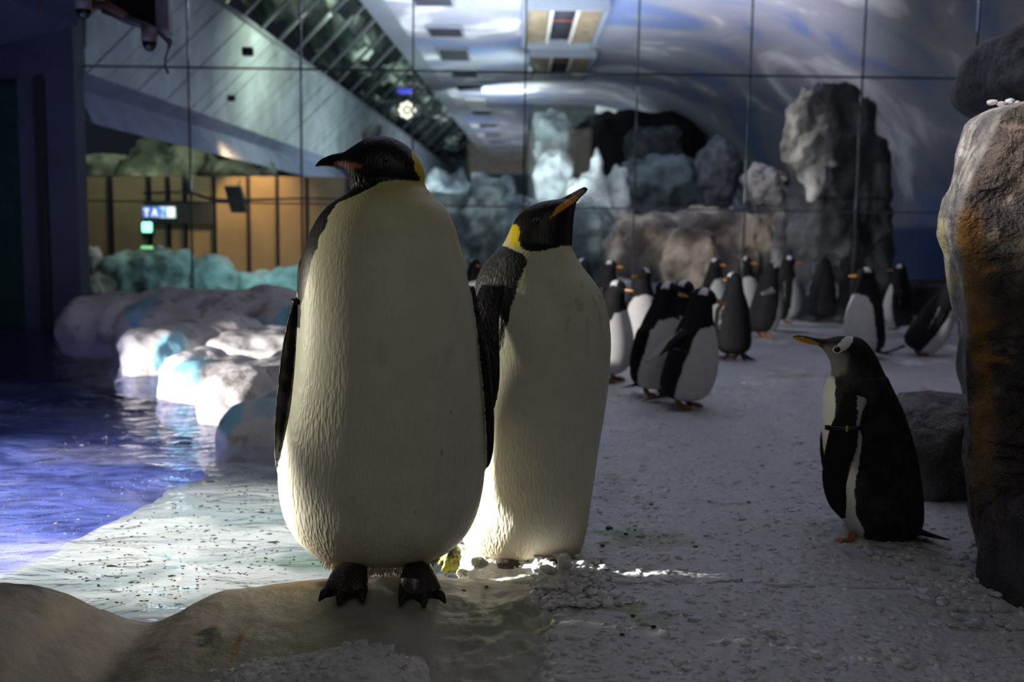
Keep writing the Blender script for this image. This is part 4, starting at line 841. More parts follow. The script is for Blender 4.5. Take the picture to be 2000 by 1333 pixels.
# ------------------------------------------------------------------ first large penguin
def emperor_front():
    Y0 = 2.45; base = Vector(W(750, 1128, 2.42)); r = empty('emperor_penguin', base, label='largest penguin in front, cream belly to the camera, head turned left', cat='penguin')
    rows = [(362, 700, 822, .060, 0), (372, 690, 838, .075, 0), (386, 668, 850, .092, .0), (402, 644, 868, .108, .0), (425, 624, 882, .122, 0), (455, 608, 893, .135, 0), (500, 594, 905, .150, -.005), (560, 587, 917, .163, -.01),
            (620, 586, 926, .172, -.01), (680, 583, 933, .178, -.01), (740, 578, 939, .183, -.01), (800, 570, 944, .187, -.01), (860, 558, 947, .190, -.01), (920, 548, 947, .190, -.005), (965, 549, 941, .186, 0), (1005, 558, 930, .178, 0), (1040, 576, 911, .160, 0), (1068, 602, 882, .135, 0.0), (1088, 632, 850, .10, .01), (1100, 664, 815, .06, .02)]
    trunk = loft(vrings(rows, Y0), 72, 110, 0.94)
    head = loft(hrings([(829, 335, 358, .010), (822, 318, 368, .030), (812, 302, 380, .046), (795, 284, 390, .056), (770, 270, 390, .062), (745, 265, 390, .063), (720, 269, 388, .060), (705, 276, 384, .055), (692, 284, 372, .046), (680, 292, 352, .034), (670, 298, 340, .024), (660, 301, 333, .016), (652, 303, 330, .012)], Y0), 40, 60)
    neck = loft(vrings([(412, 690, 846, .09), (398, 690, 843, .086), (384, 689, 839, .080), (370, 684, 834, .072), (356, 680, 829, .062), (342, 674, 822, .05), (330, 668, 815, .04)], Y0), 40, 30)
    # shoulder bump at the left edge
    bump = ellipsoid(W(598, 560, Y0 + 0.03), ((0.018, 0, 0), (0, 0.06, 0), (0.006, 0, -0.075)), 24, 16)
    fl = flipper([W(604, 545, Y0 + .03), W(592, 585, Y0 + .02), W(579, 640, Y0), W(570, 700, Y0 - .01), W(563, 770, Y0 - .02), W(556, 840, Y0 - .03), W(549, 900, Y0 - .035), W(546, 928, Y0 - .04)],
                 [.030, .034, .040, .044, .045, .040, .026, .006], [.014, .012, .011, .010, .009, .008, .007, .004], (0.42, 0.90, 0))
    fr = flipper([W(915, 560, Y0 + .05), W(928, 620, Y0 + .05), W(944, 690, Y0 + .04), W(951, 760, Y0 + .03), W(956, 820, Y0 + .02), W(956, 880, Y0 + .01), W(952, 914, Y0)],
                 [.030, .036, .042, .044, .040, .026, .006], [.014, .013, .011, .010, .009, .008, .004], (-0.25, 0.96, 0))
    tail = tube([W(745, 1060, 2.60), W(745, 1100, 2.68), W(745, 1118, 2.74)], [0.07, 0.05, 0.012], 20, 12, flat=.4)
    main = [trunk, head, neck]; fps = [fl, fr]
    V, Fc = union(main + [bump, tail] + fps, 0.0046, 6)
    isf = near_mask(V, fps, main + [bump], 0.012)
    q = pp_plane(V, Y0); en = edge_noise(V, 70, 3.0); qx = q + np.stack([en, en * .6], 1)
    c = np.tile(CREAM, (len(V), 1)); py = q[:, 1]; px = q[:, 0]
    c = lerp(c, (0.74, 0.70, 0.44), sm(640, 400, py) * 0.85); c = lerp(c, (0.66, 0.60, 0.26), sm(430, 360, py) * 0.9)
    c = lerp(c, (0.66, 0.66, 0.54), sm(700, 900, px) * sm(560, 800, py) * .5); c = lerp(c, (0.62, 0.52, 0.33), sm(1030, 1095, py) * 0.65)  # right of the belly toned down: its shade put into the colour
    c = lerp(c, (0.42, 0.43, 0.40), (sm(1.3, .3, ((px - 748) / 16) ** 2 + ((py - 688) / 24) ** 2 + en * .5) * .3 + sm(1.3, .3, ((px - 880) / 14) ** 2 + ((py - 700) / 18) ** 2 + en * .5) * .25))  # two plumage dents, their shade painted into the colour
    for fx, fy in ((613, 812), (880, 805), (863, 885), (736, 975), (811, 1000)): c = lerp(c, (0.12, 0.10, 0.08), sm(1.2, .4, ((px - fx) / 1.6) ** 2 + ((py - fy) / 7) ** 2) * .7)
    back = (V[:, 1] - (Y0 + 0.02)) / 0.16; c = np.where((back + en * .02 > 0.62)[:, None], SLATE, c)
    sh = inpoly(qx, [(690, 385), (672, 392), (655, 402), (643, 420), (632, 445), (619, 480), (608, 520), (600, 550), (594, 580), (588, 600), (586, 640), (520, 640), (520, 384)]) & (V[:, 1] < Y0 + .05)
    c[sh] = BLACK * 1.6
    rs = inpoly(qx, [(834, 362), (858, 384), (876, 408), (889, 440), (903, 490), (960, 500), (900, 360)]); c[rs] = BLACK * 2
    hp = inpoly(q + np.stack([en * .4, en * .4], 1), [(600, 240), (802, 240), (805, 306), (809, 318), (811, 334), (820, 346), (821, 353), (806, 354), (786, 351), (764, 352), (744, 356), (728, 364), (712, 374), (700, 381), (690, 384), (600, 400)]); c[hp] = BLACK
    yp = inpoly(q, [(805, 306), (809, 318), (811, 334), (820, 346), (821, 353), (838, 372), (860, 372), (840, 300), (812, 296)]) & ~hp
    c[yp] = lerp(np.tile([0.80, 0.58, 0.02], (yp.sum(), 1)), (0.62, 0.58, 0.25), sm(340, 368, py[yp]))
    c[inpoly(q, [(640, 317), (655, 315), (672, 315.5), (692, 318), (718, 325), (700, 328), (680, 327), (660, 324)])] = (0.36, 0.11, 0.05)
    dk = lerp(np.tile(BLACK * 1.6, (len(V), 1)), (0.05, 0.05, 0.055), sm(0.0, 0.5, fbm(V * 40, 720, 2))); c = np.where(isf[:, None], dk, c)
    bw = 0.20 + 0.60 * sm(680, 900, py) * sm(1105, 1060, py); bw = np.where(hp | isf, 0.35 + 0.9 * sm(750, 700, px) * sm(330, 350, py) * sm(420, 390, py), bw)
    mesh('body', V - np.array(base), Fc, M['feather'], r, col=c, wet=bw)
    bk = loft(hrings([(690, 297, 334, .022), (674, 297, 333, .019), (660, 299.5, 330, .015), (648, 302, 327.5, .012), (637, 306.5, 326, .010), (628, 311, 325.5, .008), (621, 317, 326, .0055), (616.5, 322.5, 326.5, .0025)], Y0), 24, 40)
    V, Fc = bk; q = pp_plane(V, Y0); c = np.tile(BLACK, (len(V), 1)); c[inpoly(q, [(646, 319), (660, 316), (690, 317), (700, 326), (660, 324.5)])] = (0.36, 0.11, 0.05)
    c[(q[:, 1] > 324.2) & (q[:, 0] < 645)] = (0.22, 0.17, 0.16)
    mesh('beak', V - np.array(base), Fc, M['beak'], r, col=c)
    for s in (-1, 1): mesh('eye', *ellipsoid(W(753, 313, Y0 + s * 0.0615) - base, ((.0065, 0, 0), (0, 0, .0065), (0, .004, 0)), 14, 10), M['eye'], r)
    f = make_foot(r, W(692, 1120, 2.36) - base + Vector((0, 0, 0.012)), -0.10, 1.38, M['skin_dark'], drop=0.014, th=0.0185)
    f.location.z = 0.018; f2 = dup_tree(f, r, W(812, 1120, 2.36) - base, 0.24); f2.location.z = 0.014
    # wing band at the left flipper
    g = W(586, 588, Y0 - 0.035) - base; pv, pf = loft([(g + Vector((-.003, 0, -.006)), (.016, 0, 0), (0, .044, 0)), (g + Vector((-.003, 0, .006)), (.016, 0, 0), (0, .044, 0))], 24); mesh('wing_band', pv, pf, M['black_plastic'], r)
    pts = []; R_ = np.random.default_rng(3)
    for i in range(420):
        a = R_.uniform(-2.9, 0.35) ; t = R_.uniform(0, 1) ; k = 0.80 + 0.15 * t; py = 1101 - 22 * t ** .8
        hw = np.interp(py, [x[0] for x in rows], [(x[2] - x[1]) / 2 for x in rows]); hd = np.interp(py, [x[0] for x in rows], [x[3] for x in rows]); cxp = np.interp(py, [x[0] for x in rows], [(x[2] + x[1]) / 2 for x in rows])
        p = W(cxp, py, Y0); s = Y0 / F; pts.append(((p.x + math.cos(a) * hw * s * .97, Y0 + math.sin(a) * hd * .97, p.z), (math.cos(a) * .25, math.sin(a) * .25, -1), R_.uniform(.012, .026), R_.uniform(.0016, .0030)))
    fringe(r, base, pts, (0.62, 0.52, 0.34))
emperor_front()

# ------------------------------------------------------------------ second large penguin
def emperor_rear():
    Y0 = 2.74; base = Vector(W(1035, 1108, 2.72)); r = empty('emperor_penguin', base, label='second large penguin behind, yellow neck patch, beak pointing up right', cat='penguin')
    rows = [(478, 985, 1112, .070), (490, 972, 1120, .082, .0), (505, 956, 1128, .096), (525, 940, 1142, .112), (550, 930, 1162, .128), (580, 926, 1179, .142), (620, 927, 1189, .155), (665, 930, 1193, .162), (710, 926, 1191, .166), (760, 920, 1187, .168), (820, 915, 1178, .166), (880, 913, 1168, .160), (930, 912, 1161, .152), (980, 911, 1154, .142), (1020, 905, 1148, .13), (1050, 903, 1142, .115), (1070, 912, 1136, .10), (1086, 928, 1128, .08, .01), (1096, 945, 1112, .07, .02), (1106, 960, 1100, .06, .02)]
    trunk = loft(vrings(rows, Y0), 72, 110, 0.94)
    head = loft(vrings([(510, 960, 1126, .085), (494, 972, 1119, .076), (480, 981, 1118, .070), (468, 988, 1118, .066), (455, 994, 1118.5, .063), (441, 1000, 1119.5, .060), (427, 1008, 1121, .056), (413, 1021, 1122.5, .050), (403, 1036, 1125, .042), (396, 1052, 1126, .032), (391.5, 1074, 1128, .020), (389, 1092, 1129, .012)], Y0), 48, 60)
    snout = tube([W(1078, 425, Y0), W(1098, 405, Y0), W(1112, 393, Y0), W(1122, 385, Y0)], [.038, .024, .015, .011], 24, 14, flat=1.0)
    fl = flipper([W(962, 560, Y0 - .10), W(948, 610, Y0 - .135), W(944, 680, Y0 - .155), W(944, 750, Y0 - .165), W(938, 820, Y0 - .165), W(936, 850, Y0 - .16)], [.034, .040, .046, .046, .03, .006], [.014, .013, .012, .011, .009, .004], (0.95, -0.3, 0))
    farf = flipper([W(1150, 600, Y0 + .11), W(1165, 680, Y0 + .15), W(1162, 780, Y0 + .16), W(1150, 860, Y0 + .15)], [.034, .044, .04, .008], .011, (0.6, 0.7, 0))
    tail = tube([W(960, 1040, Y0 + .06), W(918, 1075, Y0 + .12), W(892, 1088, Y0 + .17)], [0.06, 0.045, 0.008], 20, 14, flat=.45)
    main = [trunk, head, snout]; fps = [fl, farf]
    V, Fc = union(main + [tail] + fps, 0.0046, 6); isf = near_mask(V, fps, main, 0.012); ist = near_mask(V, [tail], main, 0.012)
    q = pp_plane(V, Y0); en = edge_noise(V, 70, 3.0, 730); qx = q + np.stack([en, en * .6], 1); px, py = q[:, 0], q[:, 1]
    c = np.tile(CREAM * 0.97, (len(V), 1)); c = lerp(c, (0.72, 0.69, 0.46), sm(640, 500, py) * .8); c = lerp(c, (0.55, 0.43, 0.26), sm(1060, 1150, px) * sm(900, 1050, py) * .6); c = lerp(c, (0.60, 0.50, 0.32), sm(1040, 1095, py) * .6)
    c = lerp(c, (0.45, 0.42, 0.32), sm(.45, .7, fbm(V * [60, 60, 22], 733, 3)) * sm(1060, 1110, px) * sm(760, 560, py) * .6)
    side = [(975, 477), (1000, 487), (1012, 492), (1024, 497), (1030, 512), (1022, 526), (1014, 548), (1004, 585), (996, 622), (986, 655), (972, 690), (957, 716), (944, 730), (936, 770), (860, 780), (860, 470)]
    bk = inpoly(qx, side) & (V[:, 1] < Y0 + .06); back = (px < 955 + en) & (V[:, 1] > Y0 + .02) & (py > 478) | ((V[:, 1] - Y0) > .11 + en * .004) & (px < 1060) & (py > 485)
    sl = lerp(np.tile(SLATE, (len(V), 1)), (0.11, 0.10, 0.105), sm(0, .6, fbm(V * 30, 735, 2))); edge = sm(28, 6, np.abs(px - np.interp(py, [478, 512, 585, 655, 730], [1000, 1030, 1004, 986, 944])))
    sl = lerp(sl, BLACK, edge * .85); c = np.where((bk | back)[:, None], sl, c)
    hp = inpoly(q + np.stack([en * .35, en * .35], 1), [(1001, 437), (1013, 442), (1015, 455), (1012.5, 468), (1016, 480), (1024, 489), (1040, 492), (1058, 490), (1085, 484), (1105, 479), (1119, 479), (1180, 479), (1180, 340), (990, 340)]); c[hp] = BLACK
    yp = inpoly(q, [(1001, 437), (1013, 442), (1015, 455), (1012.5, 468), (1016, 480), (1024, 489), (1021, 491), (1000, 486), (975, 478), (970, 460), (990, 436)]) & ~hp
    c[yp] = lerp(np.tile([0.95, 0.72, 0.02], (yp.sum(), 1)), (0.72, 0.68, 0.45), np.clip(sm(1003, 985, px[yp] - (py[yp] - 470) * .1) + .5 * sm(474, 486, py[yp]), 0, 1))
    OR = [(1074, 427), (1087, 406), (1104, 392), (1124, 381), (1130, 386), (1119, 398), (1101, 409), (1085, 420)]
    c[inpoly(q, OR)] = (0.95, 0.40, 0.05)
    c = np.where(isf[:, None], BLACK * 1.5, c); c = np.where(ist[:, None], BLACK * 1.5, c)
    bw = 0.3 + 0.45 * sm(760, 930, py); bw = np.where(hp | isf, 0.30, bw); bw = np.where(bk | back, 0.9, bw)
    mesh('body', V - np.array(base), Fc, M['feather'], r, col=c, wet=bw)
    V, Fc = tube([W(1094, 408, Y0), W(1106, 398, Y0), W(1118, 388.5, Y0), W(1128, 380.5, Y0), W(1137, 374, Y0), W(1143, 370.5, Y0), W(1147.5, 369.5, Y0)], [.024, .0195, .0150, .0118, .0095, .0072, .0018], 28, 44, flat=1.0, upv=(0, 1, 0))
    V[:, 1] = (V[:, 1] - Y0) * 0.85 + Y0; q = pp_plane(V, Y0); c = np.tile(BLACK, (len(V), 1))
    c[inpoly(q, [(1108, 392), (1118, 378), (1130, 369), (1142, 364), (1143, 376), (1131, 386), (1122, 384)])] = (0.34, 0.28, 0.27); c[inpoly(q, [(1136, 360), (1155, 360), (1155, 378), (1144, 377), (1141, 371), (1136, 368)])] = BLACK * 2
    c[inpoly(q, OR)] = (0.95, 0.40, 0.05); c[inpoly(q, [(1100, 380), (1112, 381), (1140, 362), (1120, 360)])] = BLACK * 2
    mesh('beak', V - np.array(base), Fc, M['beak'], r, col=c)
    for s in (-1, 1): mesh('eye', *ellipsoid(W(1048, 433, Y0 + s * 0.0585) - base, ((.0075, 0, 0), (0, 0, .0075), (0, .004, 0)), 16, 10), M['eye'], r)
    mesh('eyelid', *tube([W(1040.5, 433, Y0 - .0610) - base, W(1043, 428.5, Y0 - .0615) - base, W(1049, 427, Y0 - .0615) - base, W(1056, 428, Y0 - .060) - base], [.0006, .0010, .0012, .0006], 6, 14), mat('pinkish_lid', (0.30, 0.20, 0.19), 0.5, var=0.1), r)
    f = make_foot(r, W(1068, 1106, 2.66) - base, 0.5, 1.15, M['skin_dark'], th=0.02); f.location.z = 0.005
    f2 = dup_tree(f, r, W(985, 1112, 2.68) - base, 0.2); f2.location.z = 0.002
    pts = []; pt2 = []; R_ = np.random.default_rng(5)
    for i in range(460):
        a = R_.uniform(-3.1, 0.2); t = R_.uniform(0, 1); py = 1098 - 26 * t ** .8
        hw, hd, cxp = [np.interp(py, [x[0] for x in rows], v) for v in ([(x[2] - x[1]) / 2 for x in rows], [x[3] for x in rows], [(x[2] + x[1]) / 2 for x in rows])]
        p = W(cxp, py, Y0); s = Y0 / F; e = ((p.x + math.cos(a) * hw * s * .97, Y0 + math.sin(a) * hd * .97, p.z), (math.cos(a) * .2, math.sin(a) * .2, -1), R_.uniform(.014, .030), R_.uniform(.0016, .0030))
        (pt2 if (e[0][0] > W(1110, 1080, Y0).x or e[0][0] < W(925, 1080, Y0).x or R_.random() < .2) else pts).append(e)
    fringe(r, base, pts, (0.60, 0.52, 0.36)); fringe(r, base, [(p, d, l * 1.3, w * 1.4) for p, d, l, w in pt2], (0.012, 0.012, 0.014), 'dark_feather_fringe')
emperor_rear()

# ------------------------------------------------------------------ seated smaller penguin at the right
def gentoo_near():
    Y0 = 2.98; base = Vector(W(1690, 1048, Y0)); base.z = float(ground_z([base.x], [base.y])[0]) ; r = empty('gentoo_penguin', base, label='small penguin standing before the right boulder, white eye patch, looking left', cat='penguin')
    rows = [(735, 1625, 1732, .066), (750, 1616, 1738, .078), (775, 1609, 1750, .092), (805, 1607, 1763, .103), (840, 1608, 1774, .112), (880, 1611, 1785, .120), (920, 1619, 1792, .124), (960, 1632, 1797, .124), (995, 1642, 1799, .120), (1020, 1649, 1797, .110), (1040, 1658, 1786, .09), (1052, 1672, 1765, .06)]
    trunk = loft(vrings(rows, Y0), 60, 70, .96)
    head = loft(vrings([(760, 1615, 1742, .078), (742, 1622, 1733, .066), (728, 1624.5, 1726, .058), (714, 1623.5, 1720, .052), (701, 1619, 1714, .048), (691, 1612.5, 1709, .046), (682, 1607, 1703, .043), (674, 1604, 1697, .040), (667, 1608, 1690, .034), (661, 1622, 1682, .025), (657.5, 1638, 1670, .014)], Y0), 40, 50)
    snout = loft(hrings([(1650, 660, 700, .036), (1625, 661, 693, .027), (1612, 661.5, 685, .019), (1602, 661.5, 678, .013), (1596, 661, 676, .010)], Y0), 28, 24)
    fl = flipper([W(1668, 778, Y0 - .075), W(1660, 808, Y0 - .105), W(1650, 838, Y0 - .122), W(1645, 872, Y0 - .135), W(1634, 912, Y0 - .145), W(1630, 950, Y0 - .15), W(1637, 985, Y0 - .15), W(1648, 1014, Y0 - .148)],
                 [.034, .034, .041, .046, .040, .034, .026, .007], [.018, .014, .012, .011, .010, .009, .008, .004], (1, -.25, .1))
    f2 = flipper([W(1650, 790, Y0 + .08), W(1625, 850, Y0 + .13), W(1630, 930, Y0 + .15), W(1645, 990, Y0 + .15)], [.03, .042, .036, .008], .010, (1, .25, 0))
    tailp = []
    for k in range(7):
        a = (k - 3) * 0.09; tailp.append(tube([W(1770, 1030, Y0 + a * .3), W(1810, 1044, Y0 + a * .5), W(1862 - abs(k - 3) * 7, 1056 - abs(k - 3) * 0.8, Y0 + a * .9 - .02)], [.020, .012, .003], 10, 14, flat=.6))
    main = [trunk, head, snout]; fps = [fl, f2]
    V, Fc = union(main + fps, 0.0038, 5); isf = near_mask(V, [fl], main, 0.010) | near_mask(V, [f2], main, .010)
    q = pp_plane(V, Y0); en = edge_noise(V, 90, 2.4, 760); qx = q + np.stack([en, en * .5], 1); px, py = q[:, 0], q[:, 1]
    c = lerp(np.tile(BLACK * 1.6, (len(V), 1)), (0.035, 0.032, 0.034), sm(-.2, .6, fbm(V * 22, 761, 3)))
    wp = inpoly(qx, [(1580, 732), (1626, 733), (1631, 752), (1633, 790), (1632, 832), (1648, 838), (1679, 838), (1683, 855), (1680, 885), (1672, 925), (1668, 965), (1671, 1005), (1686, 1035), (1690, 1070), (1580, 1070)]) & (V[:, 1] < Y0 + .09)
    c[wp] = (0.62, 0.60, 0.56)
    c = lerp(c, (0.16, 0.145, 0.145), sm(1, .4, ((px - 1622) / 44) ** 2 + ((py - 705) / 36) ** 2 + en * .10) * (py < 742) * (py > 664))  # lit cheek: the light on it painted as a lighter grey
    hw = inpoly(q + np.stack([en * .5, en * .5], 1), [(1633, 676), (1641, 668), (1650, 661), (1658, 656), (1666, 655), (1666, 668), (1660, 676), (1652, 684), (1645, 687), (1639, 680)]); c[hw] = (0.72, 0.70, 0.70)
    c = np.where(isf[:, None], BLACK * 1.4, c)
    te = isf & (qx[:, 0] > np.interp(py, [838, 872, 912, 950, 985, 1014], [1676, 1676, 1661, 1654, 1656, 1660]) - 1.5); c[te] = (0.5, 0.48, 0.46)
    mesh('body', V - np.array(base), Fc, M['feather_small'], r, col=c)
    V, Fc = joinp(tailp); mesh('tail', V - np.array(base), Fc, M['feather_small'], r, col=BLACK * 1.3)
    V, Fc = loft(hrings([(1618, 661.5, 680, .015), (1604, 661, 676.5, .0125), (1590, 659.5, 674.5, .0105), (1575, 656.5, 671.5, .009), (1562, 655, 667.5, .0075), (1553, 655.5, 664, .0055), (1548.5, 658, 661, .002)], Y0), 24, 44)
    q = pp_plane(V, Y0); c = np.tile(BLACK * 1.5, (len(V), 1)); c[inpoly(q, [(1546, 661), (1553, 658.5), (1566, 658.5), (1580, 662), (1592, 667), (1605, 675), (1598, 676.5), (1580, 673.5), (1560, 668.5)])] = (0.62, 0.30, 0.03)
    mesh('beak', V - np.array(base), Fc, M['beak'], r, col=c)
    for s in (-1, 1):
        e = W(1635, 683, Y0 + s * 0.0375) - base
        bm = bmesh.new(); th = np.linspace(0, 2 * np.pi, 24, endpoint=False); path = [(e.x + .0125 * math.cos(t), e.y + s * (-.002) , e.z + .0105 * math.sin(t)) for t in th]; bm.free()
        RV, RF = [], []
        for i, t in enumerate(th):
            for k in range(6):
                b = 2 * math.pi * k / 6; rr = 1 + .13 * math.cos(b); RV.append((e.x + .0118 * rr * math.cos(t), e.y + s * .0018 * (1 + math.sin(b)) + s * .001 + .006 * math.cos(t) * -0.3, e.z + .0098 * rr * math.sin(t)))
        for i in range(24):
            for k in range(6): RF.append((i * 6 + k, ((i + 1) % 24) * 6 + k, ((i + 1) % 24) * 6 + (k + 1) % 6, i * 6 + (k + 1) % 6))
        ey = mesh('eye', *ellipsoid(e, ((.0105, 0, 0), (0, 0, .009), (0, .005, 0)), 16, 10), M['eye'], r); mesh('eye_ring', RV, RF, M['eyering'], ey)
    g = W(1650, 836, Y0 - .122) - base; bd = mesh('wing_band', *loft([(g + Vector((0, 0, -.006)), (.047, -.012, .004), (.004, .018, 0)), (g + Vector((0, 0, .006)), (.047, -.012, .004), (.004, .018, 0))], 28), M['black_plastic'], r)
    mesh('yellow_clip', *ellipsoid(g + Vector((.0, -.018, 0)), ((.004, 0, 0), (0, 0, .010), (0, .004, 0)), 10, 6), M['yellow_plastic'], bd)
    mesh('band_lock', *box(g.x - .050, g.y, g.z, .016, .012, .014, .003), M['black_plastic'], bd)
    f = make_foot(r, W(1652, 1042, Y0 - .06) - base, -1.25, .62, M['skin_orange'], th=0.013); f.location.z = -0.020
    dup_tree(f, r, W(1668, 1046, Y0 + .07) - base, -1.4).location.z = -0.020
    pts = []; R_ = np.random.default_rng(8)
    for i in range(200):
        a = R_.uniform(-3.1, 0.1); py = R_.uniform(1036, 1056); hwp, hd, cxp = [np.interp(py, [x[0] for x in rows], v) for v in ([(x[2] - x[1]) / 2 for x in rows], [x[3] for x in rows], [(x[2] + x[1]) / 2 for x in rows])]
        p = W(cxp, py, Y0); s = Y0 / F
        if math.cos(a) * hwp + cxp < 1690: continue
        pts.append(((p.x + math.cos(a) * hwp * s * .96, Y0 + math.sin(a) * hd * .96, p.z), (math.cos(a) * .3, math.sin(a) * .3, -1), R_.uniform(.010, .022), R_.uniform(.0016, .0026)))
    fringe(r, base, pts, (0.012, 0.012, 0.013))
gentoo_near()

# ------------------------------------------------------------------ colony of smaller penguins farther back
FOOT = [None]
def gentoo(px, py, H, rz, label, lean=0.0, hyaw=0.0, hpitch=0.0, fa=(0.12, 0.12), Y=None, vox=0.0075, band=False, neck=0.0, seed=0, fb=(0, 0), group='smaller penguins in the colony'):
    w = W(px, py, Z=0.0) if Y is None else W(px, py, Y)
    zg = float(ground_z([w.x], [w.y])[0]) if w.y < YG - .1 else 0.0
    base = Vector((w.x, w.y, zg + .004)); k = H / 0.68; r = empty('gentoo_penguin', base, math.radians(rz), label=label, cat='penguin', group=group)
    tr = loft([((0, y_, z_), (hx_ * 1.13, 0, 0), (0, hy_ * 1.10, 0)) for y_, z_, hx_, hy_ in ((.03, .045, .05, .05), (.02, .065, .096, .092), (.012, .11, .122, .122), (0, .19, .130, .130), (-.005, .28, .124, .124), (0, .37, .112, .108), (.004, .45, .090, .086), (.004, .51, .067, .068), (0, .55, .050, .054))], 36, 40)
    HC = Vector((0, -.012, .612 + neck)); Rh = Matrix.Rotation(hyaw, 4, 'Z') @ Matrix.Rotation(hpitch, 4, 'X')
    def hd(piece): V, Fc = piece; R = np.array(Rh.to_3x3()); return V @ R.T + np.array(HC), Fc
    skull = hd(ellipsoid((0, .006, 0), ((.051, 0, 0), (0, 0, .051), (0, .066, 0)), 28, 16)); snout = hd(loft([((0, -.01, -.002), (.038, 0, 0), (0, 0, .038)), ((0, -.050, -.006), (.022, 0, 0), (0, 0, .025)), ((0, -.068, -.009), (.010, 0, 0), (0, 0, .012))], 20, 10))
    nk = tube([(0, .004, .48), (0, .004, .55), tuple(HC + Vector((0, .008, 0)))], [.084, .068, .052], 24, 12)
    fps = []
    for s in (-1, 1):
        a = fa[0 if s < 0 else 1]; b = fb[0 if s < 0 else 1]; d = Vector((s * math.sin(a), math.sin(b), -math.cos(a) * math.cos(b))).normalized(); p0 = Vector((s * .100, .0, .43)); sd = Vector((s * .03, 0, 0))
        fps.append(flipper([p0 - Vector((s * .02, 0, -.01)), p0 + sd + d * .05, p0 + sd + d * .12, p0 + sd * 1.0 + d * .19, p0 + sd * .9 + d * .24, p0 + sd * .8 + d * .265], [.028, .034, .036, .030, .018, .004], .009, (0, 1, 0), 18, 14))
    # lean the whole bird forward about its feet, the head keeps level
    def lean_(P):
        if not lean: return P
        P = np.array(P, float); R = np.array(Matrix.Rotation(lean, 3, 'X')); return (P - [0, .02, .03]) @ R.T + [0, .02, .03]
    main = [tr, skull, snout, nk]; V, Fc = union(main + fps, vox, 3)
    cx = (V[:, 1] - .0); th = np.abs(np.arctan2(V[:, 0], -V[:, 1] + .005)); en = fbm(V * [40, 40, 15], 780 + seed, 2)
    c = np.tile(BLACK * 1.6, (len(V), 1)); thm = np.interp(V[:, 2], [.04, .2, .40, .455, .475], [1.5, 1.28, 1.12, .85, 0.0])
    wh = (th + .05 * en < thm) & (V[:, 2] < .475); c[wh] = (0.66, 0.65, 0.63)
    HV = (V - np.array(HC)) @ np.array(Rh.to_3x3()); pt = (HV[:, 2] > .020 - .25 * np.abs(HV[:, 1])) & (np.abs(HV[:, 1] - .004 + .004 * en) < .013 + .2 * np.abs(HV[:, 0])) & (V[:, 2] > .56); c[pt] = (0.80, 0.80, 0.84)
    isf = near_mask(V, fps, main, .012); c[isf] = BLACK * 1.5
    inner = isf & (((V[:, 0] > 0) & (V[:, 0] < .10 + fa[1] * (.43 - V[:, 2]))) | ((V[:, 0] < 0) & (-V[:, 0] < .10 + fa[0] * (.43 - V[:, 2])))); c[inner] = (0.20, 0.16, 0.16)
    c[isf & (V[:, 1] > .030 + .25 * (.43 - V[:, 2]) * max(fb))] = (0.4, 0.4, 0.4)
    mesh('body', lean_(V) * k, Fc, M['feather_small'], r, col=c)
    V, Fc = hd(loft([((0, -.055, -.007), (.012, 0, 0), (0, 0, .014)), ((0, -.08, -.010), (.009, 0, 0), (0, 0, .011)), ((0, -.105, -.012), (.006, 0, 0), (0, 0, .008)), ((0, -.122, -.015), (.002, 0, 0), (0, 0, .002))], 16, 24))
    HV = (V - np.array(HC)) @ np.array(Rh.to_3x3()); c = np.tile([0.66, 0.27, 0.03], (len(V), 1)); c[HV[:, 2] > -.004 + .0 * HV[:, 1]] = BLACK * 1.5
    mesh('beak', lean_(V) * k, Fc, M['beak'], r, col=c)
    for s in (-1, 1):
        V, Fc = hd(ellipsoid((s * .0385, -.022, .006), ((0, .0075, 0), (0, 0, .0075), (.005, 0, 0)), 10, 6)); mesh('eye', lean_(V) * k, Fc, M['eye'], r)
    tp = [tube([(0, .10, .07), (a * .15, .17, .035), (a * .32, .245 - abs(a) * .05, .012)], [.020, .012, .003], 8, 8, flat=.5) for a in (-.2, -.1, 0, .1, .2)]
    V, Fc = joinp(tp); mesh('tail', V * k, Fc, M['feather_small'], r, col=BLACK * 1.5)
    if FOOT[0] is None:
        f = make_foot(r, (.05 * k, -.02, 0), 0.1, .8, M['skin_orange'], th=.014, claws=False); FOOT[0] = f
    else:
        f = FOOT[0].copy(); COL.objects.link(f); f.parent = r; f.location = (.05 * k, -.02, 0); f.rotation_euler = (0, 0, .1)
    f = FOOT[0].copy(); COL.objects.link(f); f.parent = r; f.location = (-.05 * k, -.02, 0); f.rotation_euler = (0, 0, -.15)
    if band:
        V, Fc = ellipsoid((-.125, 0, .33), ((.018, 0, 0), (0, .045, 0), (0, 0, .008)), 16, 8); mesh('wing_band', lean_(V) * k, Fc, M['black_plastic'], r)
    return r
gentoo(1336, 798, .67, 48, 'foremost penguin of the colony, orange feet, tail spread to the left', lean=.16, hyaw=.35, fa=(.75, .30), fb=(.35, .2), band=True, seed=1)
gentoo(1276, 776, .68, 28, 'penguin just behind the foremost one, body leaning right, big white belly', lean=.16, hyaw=.6, fa=(.2, .35), fb=(0, .5), seed=2)
gentoo(1306, 756, .68, 40, 'penguin mostly hidden behind the leaning white bellied one, white crown showing', lean=.16, seed=3)
gentoo(1190, 742, .66, 50, 'penguin at the right edge of the second large penguin, orange beak to the right', lean=.06, hpitch=-.05, seed=4)
gentoo(1250, 702, .70, 12, 'white bellied penguin facing the camera behind the leftmost orange beak', hyaw=-1.0, seed=5)
gentoo(1428, 702, .67, 206, 'penguin turned away showing its black back and short tail', seed=6)
